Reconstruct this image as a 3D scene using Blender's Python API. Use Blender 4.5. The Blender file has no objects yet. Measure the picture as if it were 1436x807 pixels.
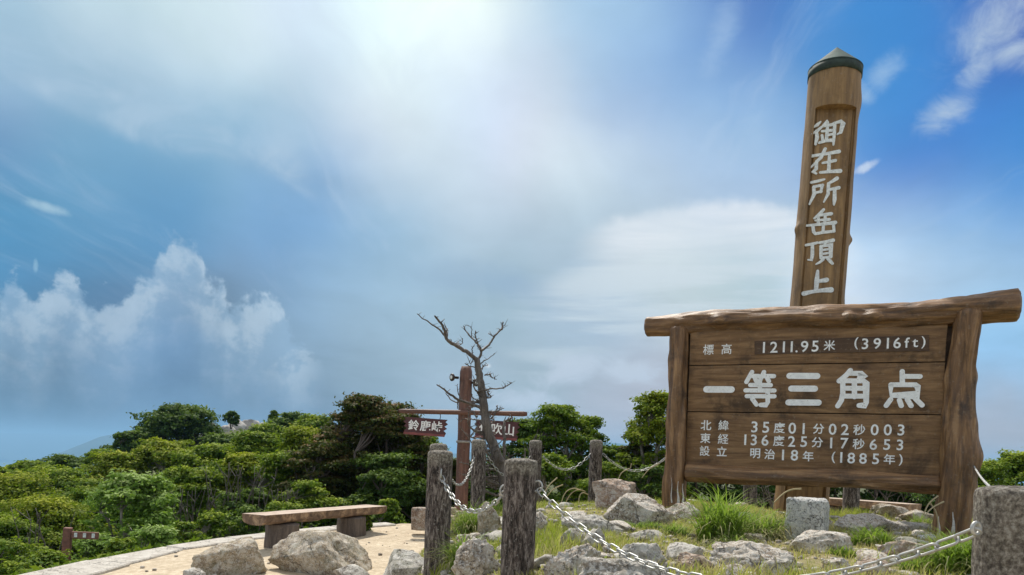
import bpy, bmesh, math, random
import numpy as np
from mathutils import Vector, Matrix, noise
S = bpy.context.scene
COL = S.collection
RND = random.Random(7)
NP = np.random.default_rng(11)
R = math.radians

# ------------------------------------------------------------------ camera
EYE = 1.5
F = 1037.0
ROLL = R(2.0)
cam_d = bpy.data.cameras.new("camera")
cam = bpy.data.objects.new("camera", cam_d)
COL.objects.link(cam)
cam_d.sensor_width = 36.0
cam_d.lens = 36.0 * F / 1436.0
cam_d.shift_y = 237.0 / 1436.0
cam_d.clip_start = 0.05
cam_d.clip_end = 120000
cam.matrix_world = Matrix.Translation((0, 0, EYE)) @ Matrix.Rotation(R(90), 4, 'X') @ Matrix.Rotation(ROLL, 4, 'Z')
S.camera = cam
CR, SR = math.cos(ROLL), math.sin(ROLL)

def ray(px, py):
    """photo position -> (right, up) per metre of distance"""
    du, dv = px - 718.0, py - 640.0
    return (du * CR + dv * SR) / F, (du * SR - dv * CR) / F

def at(px, py, D):
    a, b = ray(px, py)
    return Vector((a * D, D, EYE + b * D))

# ------------------------------------------------------------------ colour management, sun
S.view_settings.view_transform = 'Standard'
S.view_settings.look = 'None'
S.view_settings.gamma = 1.0
S.view_settings.exposure = 0.0
S.cycles.volume_bounces = 0
S.cycles.max_bounces = 6
S.cycles.transparent_max_bounces = 8
S.cycles.use_denoising = True

SUN_EL, SUN_AZ = R(56), R(-16)          # azimuth from +Y towards +X
sdir = Vector((math.sin(SUN_AZ) * math.cos(SUN_EL), math.cos(SUN_AZ) * math.cos(SUN_EL), math.sin(SUN_EL)))
sl = bpy.data.lights.new("sun", 'SUN')
sl.energy = 5.0
sl.angle = R(0.8)
sl.color = (1.0, 0.94, 0.85)
so = bpy.data.objects.new("sun", sl)
COL.objects.link(so)
so.rotation_euler = sdir.to_track_quat('Z', 'Y').to_euler()

# ------------------------------------------------------------------ node helpers
class NT:
    def __init__(s, tree):
        s.t = tree; s.n = tree.nodes; s.l = tree.links
    def node(s, ty, **kw):
        n = s.n.new(ty)
        for k, v in kw.items(): setattr(n, k, v)
        return n
    def put(s, sock, v):
        if isinstance(v, bpy.types.NodeSocket): s.l.new(v, sock)
        elif v is not None: sock.default_value = v
    def m(s, op, a, b=None, c=None, clamp=False):
        n = s.node('ShaderNodeMath', operation=op); n.use_clamp = clamp
        s.put(n.inputs[0], a)
        if b is not None: s.put(n.inputs[1], b)
        if c is not None: s.put(n.inputs[2], c)
        return n.outputs[0]
    def v(s, op, a, b=None, scale=None):
        n = s.node('ShaderNodeVectorMath', operation=op)
        s.put(n.inputs[0], a)
        if b is not None: s.put(n.inputs[1], b)
        if scale is not None: s.put(n.inputs['Scale'], scale)
        return n.outputs['Value'] if op in ('LENGTH', 'DISTANCE', 'DOT_PRODUCT') else n.outputs[0]
    def ss(s, x, a, b):
        n = s.node('ShaderNodeMapRange', interpolation_type='SMOOTHSTEP')
        s.put(n.inputs['Value'], x); s.put(n.inputs['From Min'], a); s.put(n.inputs['From Max'], b)
        return n.outputs[0]
    def mix(s, f, a, b, blend='MIX'):
        n = s.node('ShaderNodeMix', data_type='RGBA', blend_type=blend)
        s.put(n.inputs[0], f); s.put(n.inputs[6], a); s.put(n.inputs[7], b)
        return n.outputs[2]
    def noise(s, vec, scale, detail=4, rough=0.55, dist=0.0, color=False):
        n = s.node('ShaderNodeTexNoise')
        s.put(n.inputs['Vector'], vec)
        n.inputs['Scale'].default_value = scale; n.inputs['Detail'].default_value = detail
        n.inputs['Roughness'].default_value = rough; n.inputs['Distortion'].default_value = dist
        return n.outputs['Color'] if color else n.outputs['Fac']
    def ramp(s, x, pts, interp='LINEAR'):
        n = s.node('ShaderNodeValToRGB'); cr = n.color_ramp; cr.interpolation = interp
        while len(cr.elements) < len(pts): cr.elements.new(0.5)
        for e, (p, c) in zip(cr.elements, pts):
            e.position = p; e.color = (*c, 1) if len(c) == 3 else c
        s.put(n.inputs[0], x)
        return n.outputs[0]
    def curve(s, x, pts, lo, hi):
        """scalar curve through pts [(x, y)]; returns y"""
        n = s.node('ShaderNodeFloatCurve')
        mr = s.m('DIVIDE', s.m('SUBTRACT', x, lo), hi - lo, clamp=True)
        ys = [p[1] for p in pts]; y0, y1 = min(ys), max(ys)
        c = n.mapping.curves[0]
        P = [((a - lo) / (hi - lo), (b - y0) / (y1 - y0)) for a, b in pts]
        while len(c.points) < len(P): c.points.new(0.5, 0.5)
        for q, (a, b) in zip(c.points, P):
            q.location = (a, b); q.handle_type = 'AUTO'
        n.mapping.update()
        s.put(n.inputs['Value'], mr)
        return s.m('MULTIPLY_ADD', n.outputs[0], y1 - y0, y0)

def lin(c):
    return tuple(((x / 255) / 12.92 if x / 255 <= 0.04045 else ((x / 255 + 0.055) / 1.055) ** 2.4) for x in c)

# ------------------------------------------------------------------ sky
W = bpy.data.worlds.new("World"); S.world = W; W.use_nodes = True
w = NT(W.node_tree)
w.n.clear()
wo = w.node('ShaderNodeOutputWorld'); bg = w.node('ShaderNodeBackground')
w.l.new(bg.outputs[0], wo.inputs[0])
STR = 0.1
bg.inputs[1].default_value = STR
sky = w.node('ShaderNodeTexSky', sky_type='NISHITA')
sky.sun_disc = False; sky.sun_elevation = SUN_EL; sky.sun_rotation = SUN_AZ
sky.altitude = 1200; sky.dust_density = 1.5
tc = w.node('ShaderNodeTexCoord')
d0 = tc.outputs['Generated']
def dvec(px, py):
    a, b = ray(px, py)
    return Vector((a, 1, b)).normalized()
# slow warp so that nothing in the cloud cover is round
wn = w.noise(d0, 3.2, 4, 0.5, 0.0, True)
warp = w.v('SCALE', w.v('SUBTRACT', wn, (0.5, 0.5, 0.5)), scale=0.16)
dw = w.v('ADD', d0, warp)
SK = [
    (0, 20, 174.2, 206.8, 225.5),
    (0, 130, 105.1, 139.9, 190.4),
    (0, 250, 69.4, 138.7, 179.6),
    (0, 360, 82.9, 154.0, 204.0),
    (30, 500, 75.6, 100.4, 122.8),
    (0, 590, 60.8, 91.8, 117.8),
    (240, 10, 203.8, 227.2, 231.7),
    (240, 120, 156.0, 182.8, 210.4),
    (220, 240, 81.9, 138.0, 190.7),
    (160, 330, 91.1, 149.6, 192.3),
    (240, 520, 123.5, 166.1, 211.6),
    (240, 590, 73.2, 98.0, 121.5),
    (440, 10, 219.6, 236.9, 253.0),
    (430, 140, 177.2, 204.8, 223.2),
    (420, 270, 103.7, 157.9, 211.3),
    (430, 380, 126.5, 160.8, 194.7),
    (440, 500, 140.5, 170.2, 195.1),
    (450, 590, 95.4, 108.5, 129.0),
    (590, 20, 238.9, 264.5, 256.4),
    (560, 100, 239.9, 260.5, 265.8),
    (640, 60, 289.3, 290.6, 259.5),
    (740, 60, 179.9, 206.1, 226.5),
    (600, 180, 208.6, 220.5, 212.7),
    (740, 160, 223.9, 226.6, 237.9),
    (660, 130, 199.8, 229.2, 276.2),
    (620, 250, 218.9, 236.5, 253.1),
    (640, 340, 178.0, 197.3, 213.4),
    (650, 410, 151.8, 181.6, 195.6),
    (650, 520, 173.7, 190.6, 206.5),
    (860, 30, 171.1, 206.7, 235.0),
    (900, 120, 168.2, 187.7, 223.2),
    (830, 200, 237.1, 252.0, 257.9),
    (820, 300, 167.2, 189.1, 205.0),
    (950, 370, 203.8, 218.0, 221.4),
    (820, 460, 174.9, 196.9, 215.9),
    (860, 580, 186.6, 187.8, 198.2),
    (1030, 40, 69.4, 106.5, 186.2),
    (1040, 150, 171.0, 208.7, 238.1),
    (1060, 240, 177.7, 200.5, 234.3),
    (1060, 350, 181.7, 204.4, 210.6),
    (1230, 40, 56.7, 131.9, 207.5),
    (1250, 150, 72.7, 152.4, 225.5),
    (1290, 240, 57.0, 102.5, 199.3),
    (1250, 330, 197.7, 230.7, 249.3),
    (1260, 400, 233.1, 240.1, 254.3),
    (1420, 20, 57.0, 94.2, 183.5),
    (1420, 200, 49.6, 136.8, 210.6),
    (1410, 300, 76.9, 148.8, 227.7),
    (1410, 400, 177.2, 202.3, 222.2),
    (1400, 520, 137.7, 204.4, 252.7),
    (1410, 630, 200.0, 172.7, 152.1),
    (340, 200, 149.5, 187.4, 212.1),
    (250, 185, 118.2, 177.5, 206.1),
    (120, 190, 126.2, 176.5, 204.7),
    (520, 300, 141.6, 181.9, 209.7),
    (540, 385, 167.7, 198.5, 220.6),
    (545, 545, 150.4, 172.8, 185.6),
    (740, 540, 162.9, 182.5, 190.6),
    (960, 250, 180.6, 204.7, 231.4),
    (950, 90, 117.9, 174.1, 223.2),
    (1140, 60, 54.6, 137.3, 206.4),
    (320, 70, 232.9, 247.8, 252.4),
    (520, 200, 224.1, 231.5, 244.2),
    (1340, 350, 144.3, 196.4, 228.3),
    (130, 440, 83.7, 108.5, 140.0),
    (330, 500, 81.8, 104.2, 124.0),
    (1720, 60, 95.0, 155.0, 214.0),
    (1720, 300, 130.0, 178.0, 226.0),
    (1720, 560, 165.0, 198.0, 226.0),
    (-280, 60, 160.0, 194.0, 220.0),
    (-280, 280, 118.0, 166.0, 204.0),
    (-280, 540, 118.0, 160.0, 198.0),
]
acc = None; wacc = None
for (x, y, r, g, b) in SK:
    c = Vector(lin((r, g, b))) / STR
    dist = w.v('DISTANCE', dw, tuple(dvec(x, y)))
    e = w.m('EXPONENT', w.m('MULTIPLY', w.m('MULTIPLY', dist, dist), -200.0))
    col = w.v('SCALE', tuple(c), scale=e)
    acc = col if acc is None else w.v('ADD', acc, col)
    wacc = e if wacc is None else w.m('ADD', wacc, e)
# the rest of the sky: Nishita behind bright broken cloud, brightest round the veiled sun
sunlit = w.m('MAXIMUM', w.v('DOT_PRODUCT', d0, tuple(sdir)), 0.0)
glow = w.m('POWER', sunlit, 10.0)
vn = w.noise(dw, 1.7, 6, 0.6, 0.4)
veil = w.mix(w.ss(vn, 0.2, 0.62), sky.outputs[0], w.mix(glow, (*(Vector((0.9, 0.95, 1.0)) * 0.98 / STR), 1), (*(Vector((1.0, 1.0, 1.0)) * 1.35 / STR), 1)))
w0 = 0.015
tot = w.v('ADD', acc, w.v('SCALE', veil, scale=w0))
base = w.v('SCALE', tot, scale=w.m('DIVIDE', 1.0, w.m('ADD', wacc, w0)))

sep = w.node('ShaderNodeSeparateXYZ'); w.l.new(d0, sep.inputs[0])
X, Y, Z = sep.outputs
az = w.m('ARCTAN2', X, Y)
el = w.m('ARCSINE', Z)
def ae(px, py):
    v = dvec(px, py)
    return math.atan2(v.x, v.y), math.asin(v.z)
# streaked fine structure of the veil: noise on a flat cloud deck
iz = w.m('DIVIDE', 1.0, w.m('MAXIMUM', w.m('ADD', Z, 0.12), 0.02))
deck = w.node('ShaderNodeCombineXYZ')
w.put(deck.inputs[0], w.m('MULTIPLY', X, iz)); w.put(deck.inputs[1], w.m('MULTIPLY', w.m('MULTIPLY', Y, iz), 0.8)); deck.inputs[2].default_value = 3.3
n1 = w.noise(deck.outputs[0], 1.6, 7, 0.56, 0.6)
n2 = w.noise(deck.outputs[0], 4.5, 5, 0.55, 0.9)
f = w.m('ADD', w.m('ADD', 0.77, w.m('MULTIPLY', n1, 0.34)), w.m('MULTIPLY', n2, 0.12))
skyc = w.v('SCALE', base, scale=f)
front = w.ss(Y, 0.0, 0.3)

def cloud(prev, mask, rgb, k=1.0):
    return w.mix(w.m('MULTIPLY', mask, k, clamp=True), prev, (*(Vector(lin(rgb)) / STR), 1))

aev = w.node('ShaderNodeCombineXYZ'); w.put(aev.inputs[0], az); w.put(aev.inputs[1], el)
nb = w.noise(aev.outputs[0], 13.0, 10, 0.62, 0.15)                       # billows
nb2 = w.noise(aev.outputs[0], 40.0, 6, 0.62, 0.2)
nbs = w.m('ADD', w.m('MULTIPLY', w.m('SUBTRACT', nb, 0.5), 1.0), w.m('MULTIPLY', w.m('SUBTRACT', nb2, 0.5), 0.45))

def profile(pts):
    return [ae(a, b) for a, b in pts]
def curve_at(pts):
    P = profile(pts)
    return w.curve(az, P, P[0][0], P[-1][0])
def bellaz(px0, px1, soft=25):
    a0, a1 = ae(px0, 400)[0], ae(px1, 400)[0]; s_ = soft / F
    return w.m('MULTIPLY', w.ss(az, a0 - s_, a0 + s_), w.m('SUBTRACT', 1.0, w.ss(az, a1 - s_, a1 + s_)))

# 1: cumulus bank, left
h = curve_at([(-60, 405), (0, 398), (20, 380), (45, 408), (68, 398), (90, 374), (120, 400), (160, 405), (185, 396), (200, 374), (215, 370), (225, 342), (262, 318), (280, 336), (292, 378), (314, 392), (324, 416), (345, 412), (365, 418), (378, 410), (402, 442), (428, 474), (450, 510), (520, 565)])
hh = w.m('ADD', h, w.m('MULTIPLY', nbs, 0.15))
dlt = w.m('SUBTRACT', hh, el)
edge = w.m('MULTIPLY', w.ss(dlt, -0.003, 0.016), w.m('SUBTRACT', 1.0, w.ss(dlt, 0.025, 0.17)))
edge = w.m('MULTIPLY', edge, bellaz(-120, 440, 25))
edge = w.m('MULTIPLY', edge, w.m('MULTIPLY_ADD', nb, 1.1, 0.28))
lit = w.ss(w.m('SUBTRACT', w.noise(w.v('ADD', aev.outputs[0], (-0.012, 0.016, 0.0)), 13.0, 10, 0.62, 0.15), nb), -0.09, 0.07)
ccol = w.mix(lit, (*(Vector(lin((190, 210, 226))) / STR), 1), (*(Vector(lin((152, 182, 208))) / STR), 1))
skyc = w.mix(w.m('MULTIPLY', edge, 0.85, clamp=True), skyc, ccol)
bot = w.m('MULTIPLY', w.ss(dlt, 0.05, 0.12), bellaz(-200, 450, 60))
skyc = cloud(skyc, w.m('MULTIPLY', bot, w.ss(nb, 0.35, 0.7)), (134, 170, 204), 0.3)
# 2: lens-shaped cloud left of the tall pillar
h = curve_at([(760, 345), (800, 324), (850, 308), (920, 291), (1000, 281), (1060, 280), (1120, 292), (1200, 330), (1260, 380)])
dlt = w.m('SUBTRACT', w.m('ADD', h, w.m('MULTIPLY', nbs, 0.03)), el)
edge = w.m('MULTIPLY', w.ss(dlt, -0.006, 0.016), w.m('SUBTRACT', 1.0, w.ss(dlt, 0.015, 0.12)))
edge = w.m('MULTIPLY', edge, bellaz(835, 1185, 45))
lay = w.noise(w.v('MULTIPLY', aev.outputs[0], (3.0, 34.0, 1.0)), 1.0, 5, 0.6, 0.5)
skyc = cloud(skyc, w.m('MULTIPLY', edge, w.m('MULTIPLY_ADD', lay, 1.5, -0.02)), (240, 245, 250), 0.9)
lo = w.m('MULTIPLY', w.ss(dlt, 0.03, 0.07), w.m('SUBTRACT', 1.0, w.ss(dlt, 0.12, 0.2)))
skyc = cloud(skyc, w.m('MULTIPLY', w.m('MULTIPLY', lo, w.ss(lay, 0.42, 0.62)), bellaz(740, 1200, 60)), (214, 226, 233), 0.7)
# grey layered bars in the middle distance
h = curve_at([(500, 372), (600, 366), (680, 368), (760, 392), (820, 420)])
dlt = w.m('ABSOLUTE', w.m('SUBTRACT', w.m('ADD', h, w.m('MULTIPLY', nbs, 0.03)), w.m('ADD', el, 0.02)))
edge = w.m('MULTIPLY', w.m('SUBTRACT', 1.0, w.ss(dlt, 0.0, 0.035)), bellaz(590, 760, 50))
skyc = cloud(skyc, w.m('MULTIPLY', edge, w.m('MULTIPLY_ADD', lay, 1.0, 0.2)), (148, 176, 204), 0.75)
# 3: feather running down to the right, top left
h = curve_at([(-80, 60), (0, 95), (120, 165), (230, 210), (330, 222), (400, 250), (440, 275), (520, 330)])
dlt = w.m('SUBTRACT', el, w.m('ADD', h, w.m('MULTIPLY', nbs, 0.03)))
edge = w.m('MULTIPLY', w.ss(dlt, -0.012, 0.01), w.m('SUBTRACT', 1.0, w.ss(dlt, 0.01, 0.085)))
edge = w.m('MULTIPLY', edge, bellaz(-100, 425, 30))
skyc = cloud(skyc, w.m('MULTIPLY', edge, w.ss(n2, 0.3, 0.72)), (186, 208, 226), 0.75)
strk = w.noise(w.v('MULTIPLY', w.v('ADD', deck.outputs[0], w.v('SCALE', wn, scale=0.5)), (2.6, 0.7, 1.0)), 1.5, 8, 0.62, 0.5)
skyc = cloud(skyc, w.m('MULTIPLY', w.ss(strk, 0.5, 0.75), w.ss(el, 0.12, 0.3)), (206, 222, 238), 0.3)
# 4: white tatters over blue, top right
def blob(px, py, rx, ry, ang=0.0):
    a0, e0 = ae(px, py); ca, sa = math.cos(R(ang)), math.sin(R(ang))
    x_ = w.m('SUBTRACT', az, a0); y_ = w.m('SUBTRACT', el, e0)
    xr = w.m('ADD', w.m('MULTIPLY', x_, ca), w.m('MULTIPLY', y_, sa))
    yr = w.m('SUBTRACT', w.m('MULTIPLY', y_, ca), w.m('MULTIPLY', x_, sa))
    a = w.m('MULTIPLY', xr, F / rx); b = w.m('MULTIPLY', yr, F / ry)
    return w.m('EXPONENT', w.m('MULTIPLY', w.m('ADD', w.m('MULTIPLY', a, a), w.m('MULTIPLY', b, b)), -1.0))
def tatter(prev, blobs, rgb, k, lo_=0.42, hi_=0.8, tex=None):
    m_ = None
    for bb in blobs:
        q = blob(*bb); m_ = q if m_ is None else w.m('MAXIMUM', m_, q)
    t_ = w.m('ADD', m_, w.m('MULTIPLY', nbs if tex is None else tex, 1.6))
    return cloud(prev, w.m('MULTIPLY', w.ss(t_, lo_, hi_ + 0.25), w.ss(m_, 0.05, 0.5)), rgb, k)
wisp = w.noise(w.v('MULTIPLY', w.v('ADD', aev.outputs[0], w.v('SCALE', wn, scale=0.12)), (9.0, 16.0, 1.0)), 1.6, 9, 0.68, 0.8)
wsp = w.m('SUBTRACT', wisp, 0.5)
skyc = tatter(skyc, [(1405, 25, 75, 42, 20), (1330, 155, 46, 24, 25), (1370, 100, 34, 22, 45), (1425, 75, 40, 22, 0)], (192, 210, 226), 0.9, 0.3, 1.25, wsp)
skyc = tatter(skyc, [(1240, 102, 34, 20, 35), (1212, 130, 14, 22, 40)], (160, 194, 228), 0.8, 0.3, 1.25, wsp)
skyc = tatter(skyc, [(1215, 234, 20, 7, 20)], (206, 220, 240), 0.8)
skyc = tatter(skyc, [(1010, 60, 24, 62, -20), (1055, 180, 30, 30, 0)], (172, 202, 232), 0.6, 0.3, 1.25, wsp)
skyc = tatter(skyc, [(62, 289, 36, 9, -8)], (170, 202, 220), 0.85)
skyc = tatter(skyc, [(50, 372, 4, 12, 0)], (150, 190, 214), 0.7)
skyc = tatter(skyc, [(800, 520, 70, 28, 15), (880, 520, 60, 26, 0), (730, 560, 70, 20, 0)], (202, 214, 228), 0.85, 0.35, 0.8, wsp)
skyc = tatter(skyc, [(905, 562, 30, 7, 4), (684, 513, 9, 6, 0)], (226, 234, 240), 0.8)
w.l.new(w.mix(front, w.v('SCALE', base, scale=f), skyc), bg.inputs[0])

# ------------------------------------------------------------------ object helpers
def setp(o, label=None, cat=None, group=None, kind=None):
    if label: o['label'] = label
    if cat: o['category'] = cat
    if group: o['group'] = group
    if kind: o['kind'] = kind
    return o
def link(o, parent=None):
    COL.objects.link(o)
    if parent is not None: o.parent = parent
    return o
def empty(name, loc, label, cat, group=None, rotz=0.0):
    o = bpy.data.objects.new(name, None); o.location = loc; o.rotation_euler = (0, 0, rotz)
    o.empty_display_size = 0.2
    return setp(link(o), label, cat, group)
def mesh_from(name, verts, faces, smooth=True):
    me = bpy.data.meshes.new(name)
    me.from_pydata([tuple(v) for v in verts], [], faces)
    if smooth: me.polygons.foreach_set('use_smooth', [True] * len(me.polygons))
    me.update()
    return me
def mesh_np(name, V, Q, smooth=False):
    """V (n,3) floats, Q (m,k) ints"""
    me = bpy.data.meshes.new(name); k = Q.shape[1]
    me.vertices.add(len(V)); me.vertices.foreach_set('co', V.astype(np.float32).ravel())
    me.loops.add(Q.size); me.loops.foreach_set('vertex_index', Q.astype(np.int32).ravel())
    me.polygons.add(len(Q)); me.polygons.foreach_set('loop_start', np.arange(0, Q.size, k, dtype=np.int32))
    if smooth: me.polygons.foreach_set('use_smooth', np.ones(len(Q), dtype=bool))
    me.update(calc_edges=True)
    return me
def obj(name, me, mat, parent=None, loc=None, rot=None, mtx=None):
    o = bpy.data.objects.new(name, me)
    if mat is not None and not me.materials: me.materials.append(mat)
    link(o, parent)
    if mtx is not None: o.matrix_local = mtx
    else:
        if loc is not None: o.location = loc
        if rot is not None: o.rotation_euler = rot
    return o
class MB:
    def __init__(s): s.v = []; s.f = []
    def add(s, V, Fc):
        n = len(s.v); s.v += [tuple(v) for v in V]; s.f += [tuple(i + n for i in q) for q in Fc]
    def box(s, x0, x1, y0, y1, z0, z1, M=None):
        V = [Vector((x, y, z)) for z in (z0, z1) for y in (y0, y1) for x in (x0, x1)]
        if M is not None: V = [M @ v for v in V]
        s.add(V, [(0, 2, 3, 1), (4, 5, 7, 6), (0, 1, 5, 4), (2, 6, 7, 3), (0, 4, 6, 2), (1, 3, 7, 5)])
    def tube(s, pts, rad, n=8, cap=True):
        pts = [Vector(p) for p in pts]; base = len(s.v)
        t0 = (pts[1] - pts[0]).normalized()
        a = t0.orthogonal().normalized()
        for i, p in enumerate(pts):
            t = (pts[min(i + 1, len(pts) - 1)] - pts[max(i - 1, 0)]).normalized()
            a = (a - t * a.dot(t)).normalized(); b = t.cross(a)
            r = rad[i] if hasattr(rad, '__len__') else rad
            for k in range(n):
                q = 2 * math.pi * k / n
                s.v.append(tuple(p + a * (r * math.cos(q)) + b * (r * math.sin(q))))
        for i in range(len(pts) - 1):
            for k in range(n):
                k2 = (k + 1) % n; o = base + i * n
                s.f.append((o + k, o + k2, o + n + k2, o + n + k))
        if cap:
            s.f.append(tuple(base + k for k in range(n))[::-1])
            s.f.append(tuple(base + (len(pts) - 1) * n + k for k in range(n)))
    def mesh(s, name, smooth=True): return mesh_from(name, s.v, s.f, smooth)

def bevel_mesh(me, width, seg=2, ang=30):
    bm = bmesh.new(); bm.from_mesh(me)
    ed = [e for e in bm.edges if len(e.link_faces) == 2 and e.calc_face_angle(0) > R(ang)]
    bmesh.ops.bevel(bm, geom=ed, offset=width, segments=seg, affect='EDGES', profile=0.6)
    bm.to_mesh(me); bm.free(); me.update()
    return me

# ------------------------------------------------------------------ materials
def mat(name):
    m = bpy.data.materials.new(name); m.use_nodes = True
    t = NT(m.node_tree); b = m.node_tree.nodes['Principled BSDF']
    return m, t, b
def bump(t, b, h, strength, dist):
    n = t.node('ShaderNodeBump'); n.inputs['Strength'].default_value = strength; n.inputs['Distance'].default_value = dist
    t.put(n.inputs['Height'], h); t.l.new(n.outputs[0], b.inputs['Normal'])
def ocoord(t, sc=(1, 1, 1)):
    c = t.node('ShaderNodeTexCoord').outputs['Object']
    return t.v('MULTIPLY', c, sc) if sc != (1, 1, 1) else c
def rock_mat(name, c0, c1, c2, speck=0.5, moss=0.0, sc=1.0):
    m, t, b = mat(name); P = ocoord(t)
    rnd = t.node('ShaderNodeObjectInfo').outputs['Random']
    P = t.v('ADD', P, t.v('SCALE', (13.0, 7.0, 3.0), scale=rnd))
    a = t.noise(P, 4.5 * sc, 8, 0.7, 0.5); f_ = t.noise(P, 38 * sc, 4, 0.75); g_ = t.noise(P, 75 * sc, 3, 0.75)
    col = t.ramp(a, [(0.34, c0), (0.5, c1), (0.64, c2)])
    vo = t.node('ShaderNodeTexVoronoi', feature='DISTANCE_TO_EDGE'); t.put(vo.inputs['Vector'], t.v('ADD', P, t.v('SCALE', t.noise(P, 6 * sc, 3, 0.6, 0, True), scale=0.25)))
    vo.inputs['Scale'].default_value = 4.2 * sc
    crack = t.m('MULTIPLY', t.m('SUBTRACT', 1.0, t.ss(vo.outputs[0], 0.0, 0.03)), t.ss(t.noise(P, 3.1 * sc, 2, 0.5), 0.45, 0.6))
    col = t.mix(t.m('MULTIPLY', t.ss(f_, 0.53, 0.58), speck * 1.0), col, (0.045, 0.04, 0.036, 1))
    col = t.mix(t.m('MULTIPLY', t.ss(g_, 0.53, 0.58), speck * 1.2), col, (0.68, 0.66, 0.62, 1))
    l2 = t.noise(P, 13 * sc, 5, 0.7, 0.8)
    col = t.mix(t.m('MULTIPLY', t.ss(l2, 0.52, 0.6), 0.55), col, (0.62, 0.6, 0.54, 1))
    col = t.mix(t.m('MULTIPLY', t.ss(t.noise(P, 8 * sc, 5, 0.7, 0.4), 0.57, 0.66), 0.4 * min(1, speck * 1.6)), col, (0.12, 0.1, 0.08, 1))
    if moss:
        l3 = t.noise(P, 7 * sc, 5, 0.7)
        col = t.mix(t.m('MULTIPLY', t.ss(l3, 0.5, 0.6), moss), col, (0.09, 0.1, 0.03, 1))
    col = t.mix(t.m('MULTIPLY', crack, 0.7), col, (0.04, 0.035, 0.03, 1))
    t.put(b.inputs['Base Color'], col); b.inputs['Roughness'].default_value = 0.95; b.inputs['Specular IOR Level'].default_value = 0.2
    cr = t.noise(P, 20 * sc, 8, 0.8, 0.3)
    bump(t, b, t.m('SUBTRACT', t.m('ADD', cr, t.m('MULTIPLY', a, 1.5)), t.m('MULTIPLY', crack, 0.6)), 0.8, 0.022)
    return m
M_granite = rock_mat("granite", (0.24, 0.185, 0.135), (0.45, 0.385, 0.31), (0.68, 0.62, 0.54), 0.7)
M_grey = rock_mat("grey_rock", (0.24, 0.21, 0.175), (0.44, 0.405, 0.35), (0.68, 0.645, 0.58), 0.55, 0.3)
M_brown = rock_mat("brown_rock", (0.2, 0.13, 0.09), (0.37, 0.27, 0.2), (0.54, 0.44, 0.36), 0.35, 0.15)
M_tan = rock_mat("tan_boulder", (0.18, 0.13, 0.085), (0.38, 0.31, 0.22), (0.6, 0.53, 0.43), 0.45, 0.25)
M_pale = rock_mat("pale_cut_stone", (0.34, 0.34, 0.32), (0.52, 0.52, 0.5), (0.68, 0.68, 0.66), 0.8, 0.0, 1.3)
M_dist = rock_mat("far_rock", (0.22, 0.2, 0.19), (0.36, 0.34, 0.32), (0.5, 0.48, 0.45), 0.1, 0.1, 0.12)

def wood_mat(name, c0, c1, c2, axis=2, dark=0.5, rough=0.6, grain=1.0, bs=0.5):
    m, t, b = mat(name)
    sc = [22.0 * grain] * 3; sc[axis] = 2.2 * grain
    P = ocoord(t, tuple(sc)); Q = ocoord(t)
    rnd = t.node('ShaderNodeObjectInfo').outputs['Random']
    P = t.v('ADD', P, t.v('SCALE', (31.0, 17.0, 9.0), scale=rnd))
    a = t.noise(P, 1.0, 6, 0.65, 0.6); big = t.noise(Q, 2.6, 5, 0.65, 0.3); fine = t.noise(P, 5.0, 3, 0.7)
    col = t.ramp(a, [(0.3, c0), (0.5, c1), (0.72, c2)])
    col = t.mix(t.m('MULTIPLY', t.ss(big, 0.5, 0.68), dark), col, (*[x * 0.32 for x in c0], 1))
    col = t.mix(t.m('MULTIPLY', t.ss(t.noise(Q, 34, 4, 0.7), 0.58, 0.66), 0.3), col, (0.3, 0.24, 0.17, 1))
    t.put(b.inputs['Base Color'], col); b.inputs['Roughness'].default_value = rough
    bump(t, b, t.m('ADD', a, t.m('MULTIPLY', fine, 0.4)), bs, 0.012)
    return m
M_log = wood_mat("stained_log", (0.05, 0.024, 0.01), (0.18, 0.09, 0.034), (0.4, 0.228, 0.1), bs=1.0, rough=0.5, dark=0.8)
M_panel = wood_mat("stained_panel", (0.1, 0.05, 0.02), (0.195, 0.105, 0.044), (0.31, 0.18, 0.082), axis=0, dark=0.8, rough=0.75, grain=1.3, bs=0.3)
M_plate = wood_mat("number_plate", (0.05, 0.024, 0.012), (0.08, 0.042, 0.02), (0.12, 0.065, 0.032), axis=0, dark=0.3, rough=0.7)
M_pillar = wood_mat("pillar_timber", (0.13, 0.07, 0.024), (0.24, 0.137, 0.05), (0.36, 0.215, 0.085), dark=0.35, grain=0.9, bs=0.35)
M_redwood = wood_mat("red_post_timber", (0.06, 0.027, 0.018), (0.125, 0.055, 0.036), (0.21, 0.1, 0.066))
M_bench = wood_mat("bench_timber", (0.32, 0.2, 0.12), (0.46, 0.32, 0.21), (0.6, 0.45, 0.33), axis=0, dark=0.25)
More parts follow.
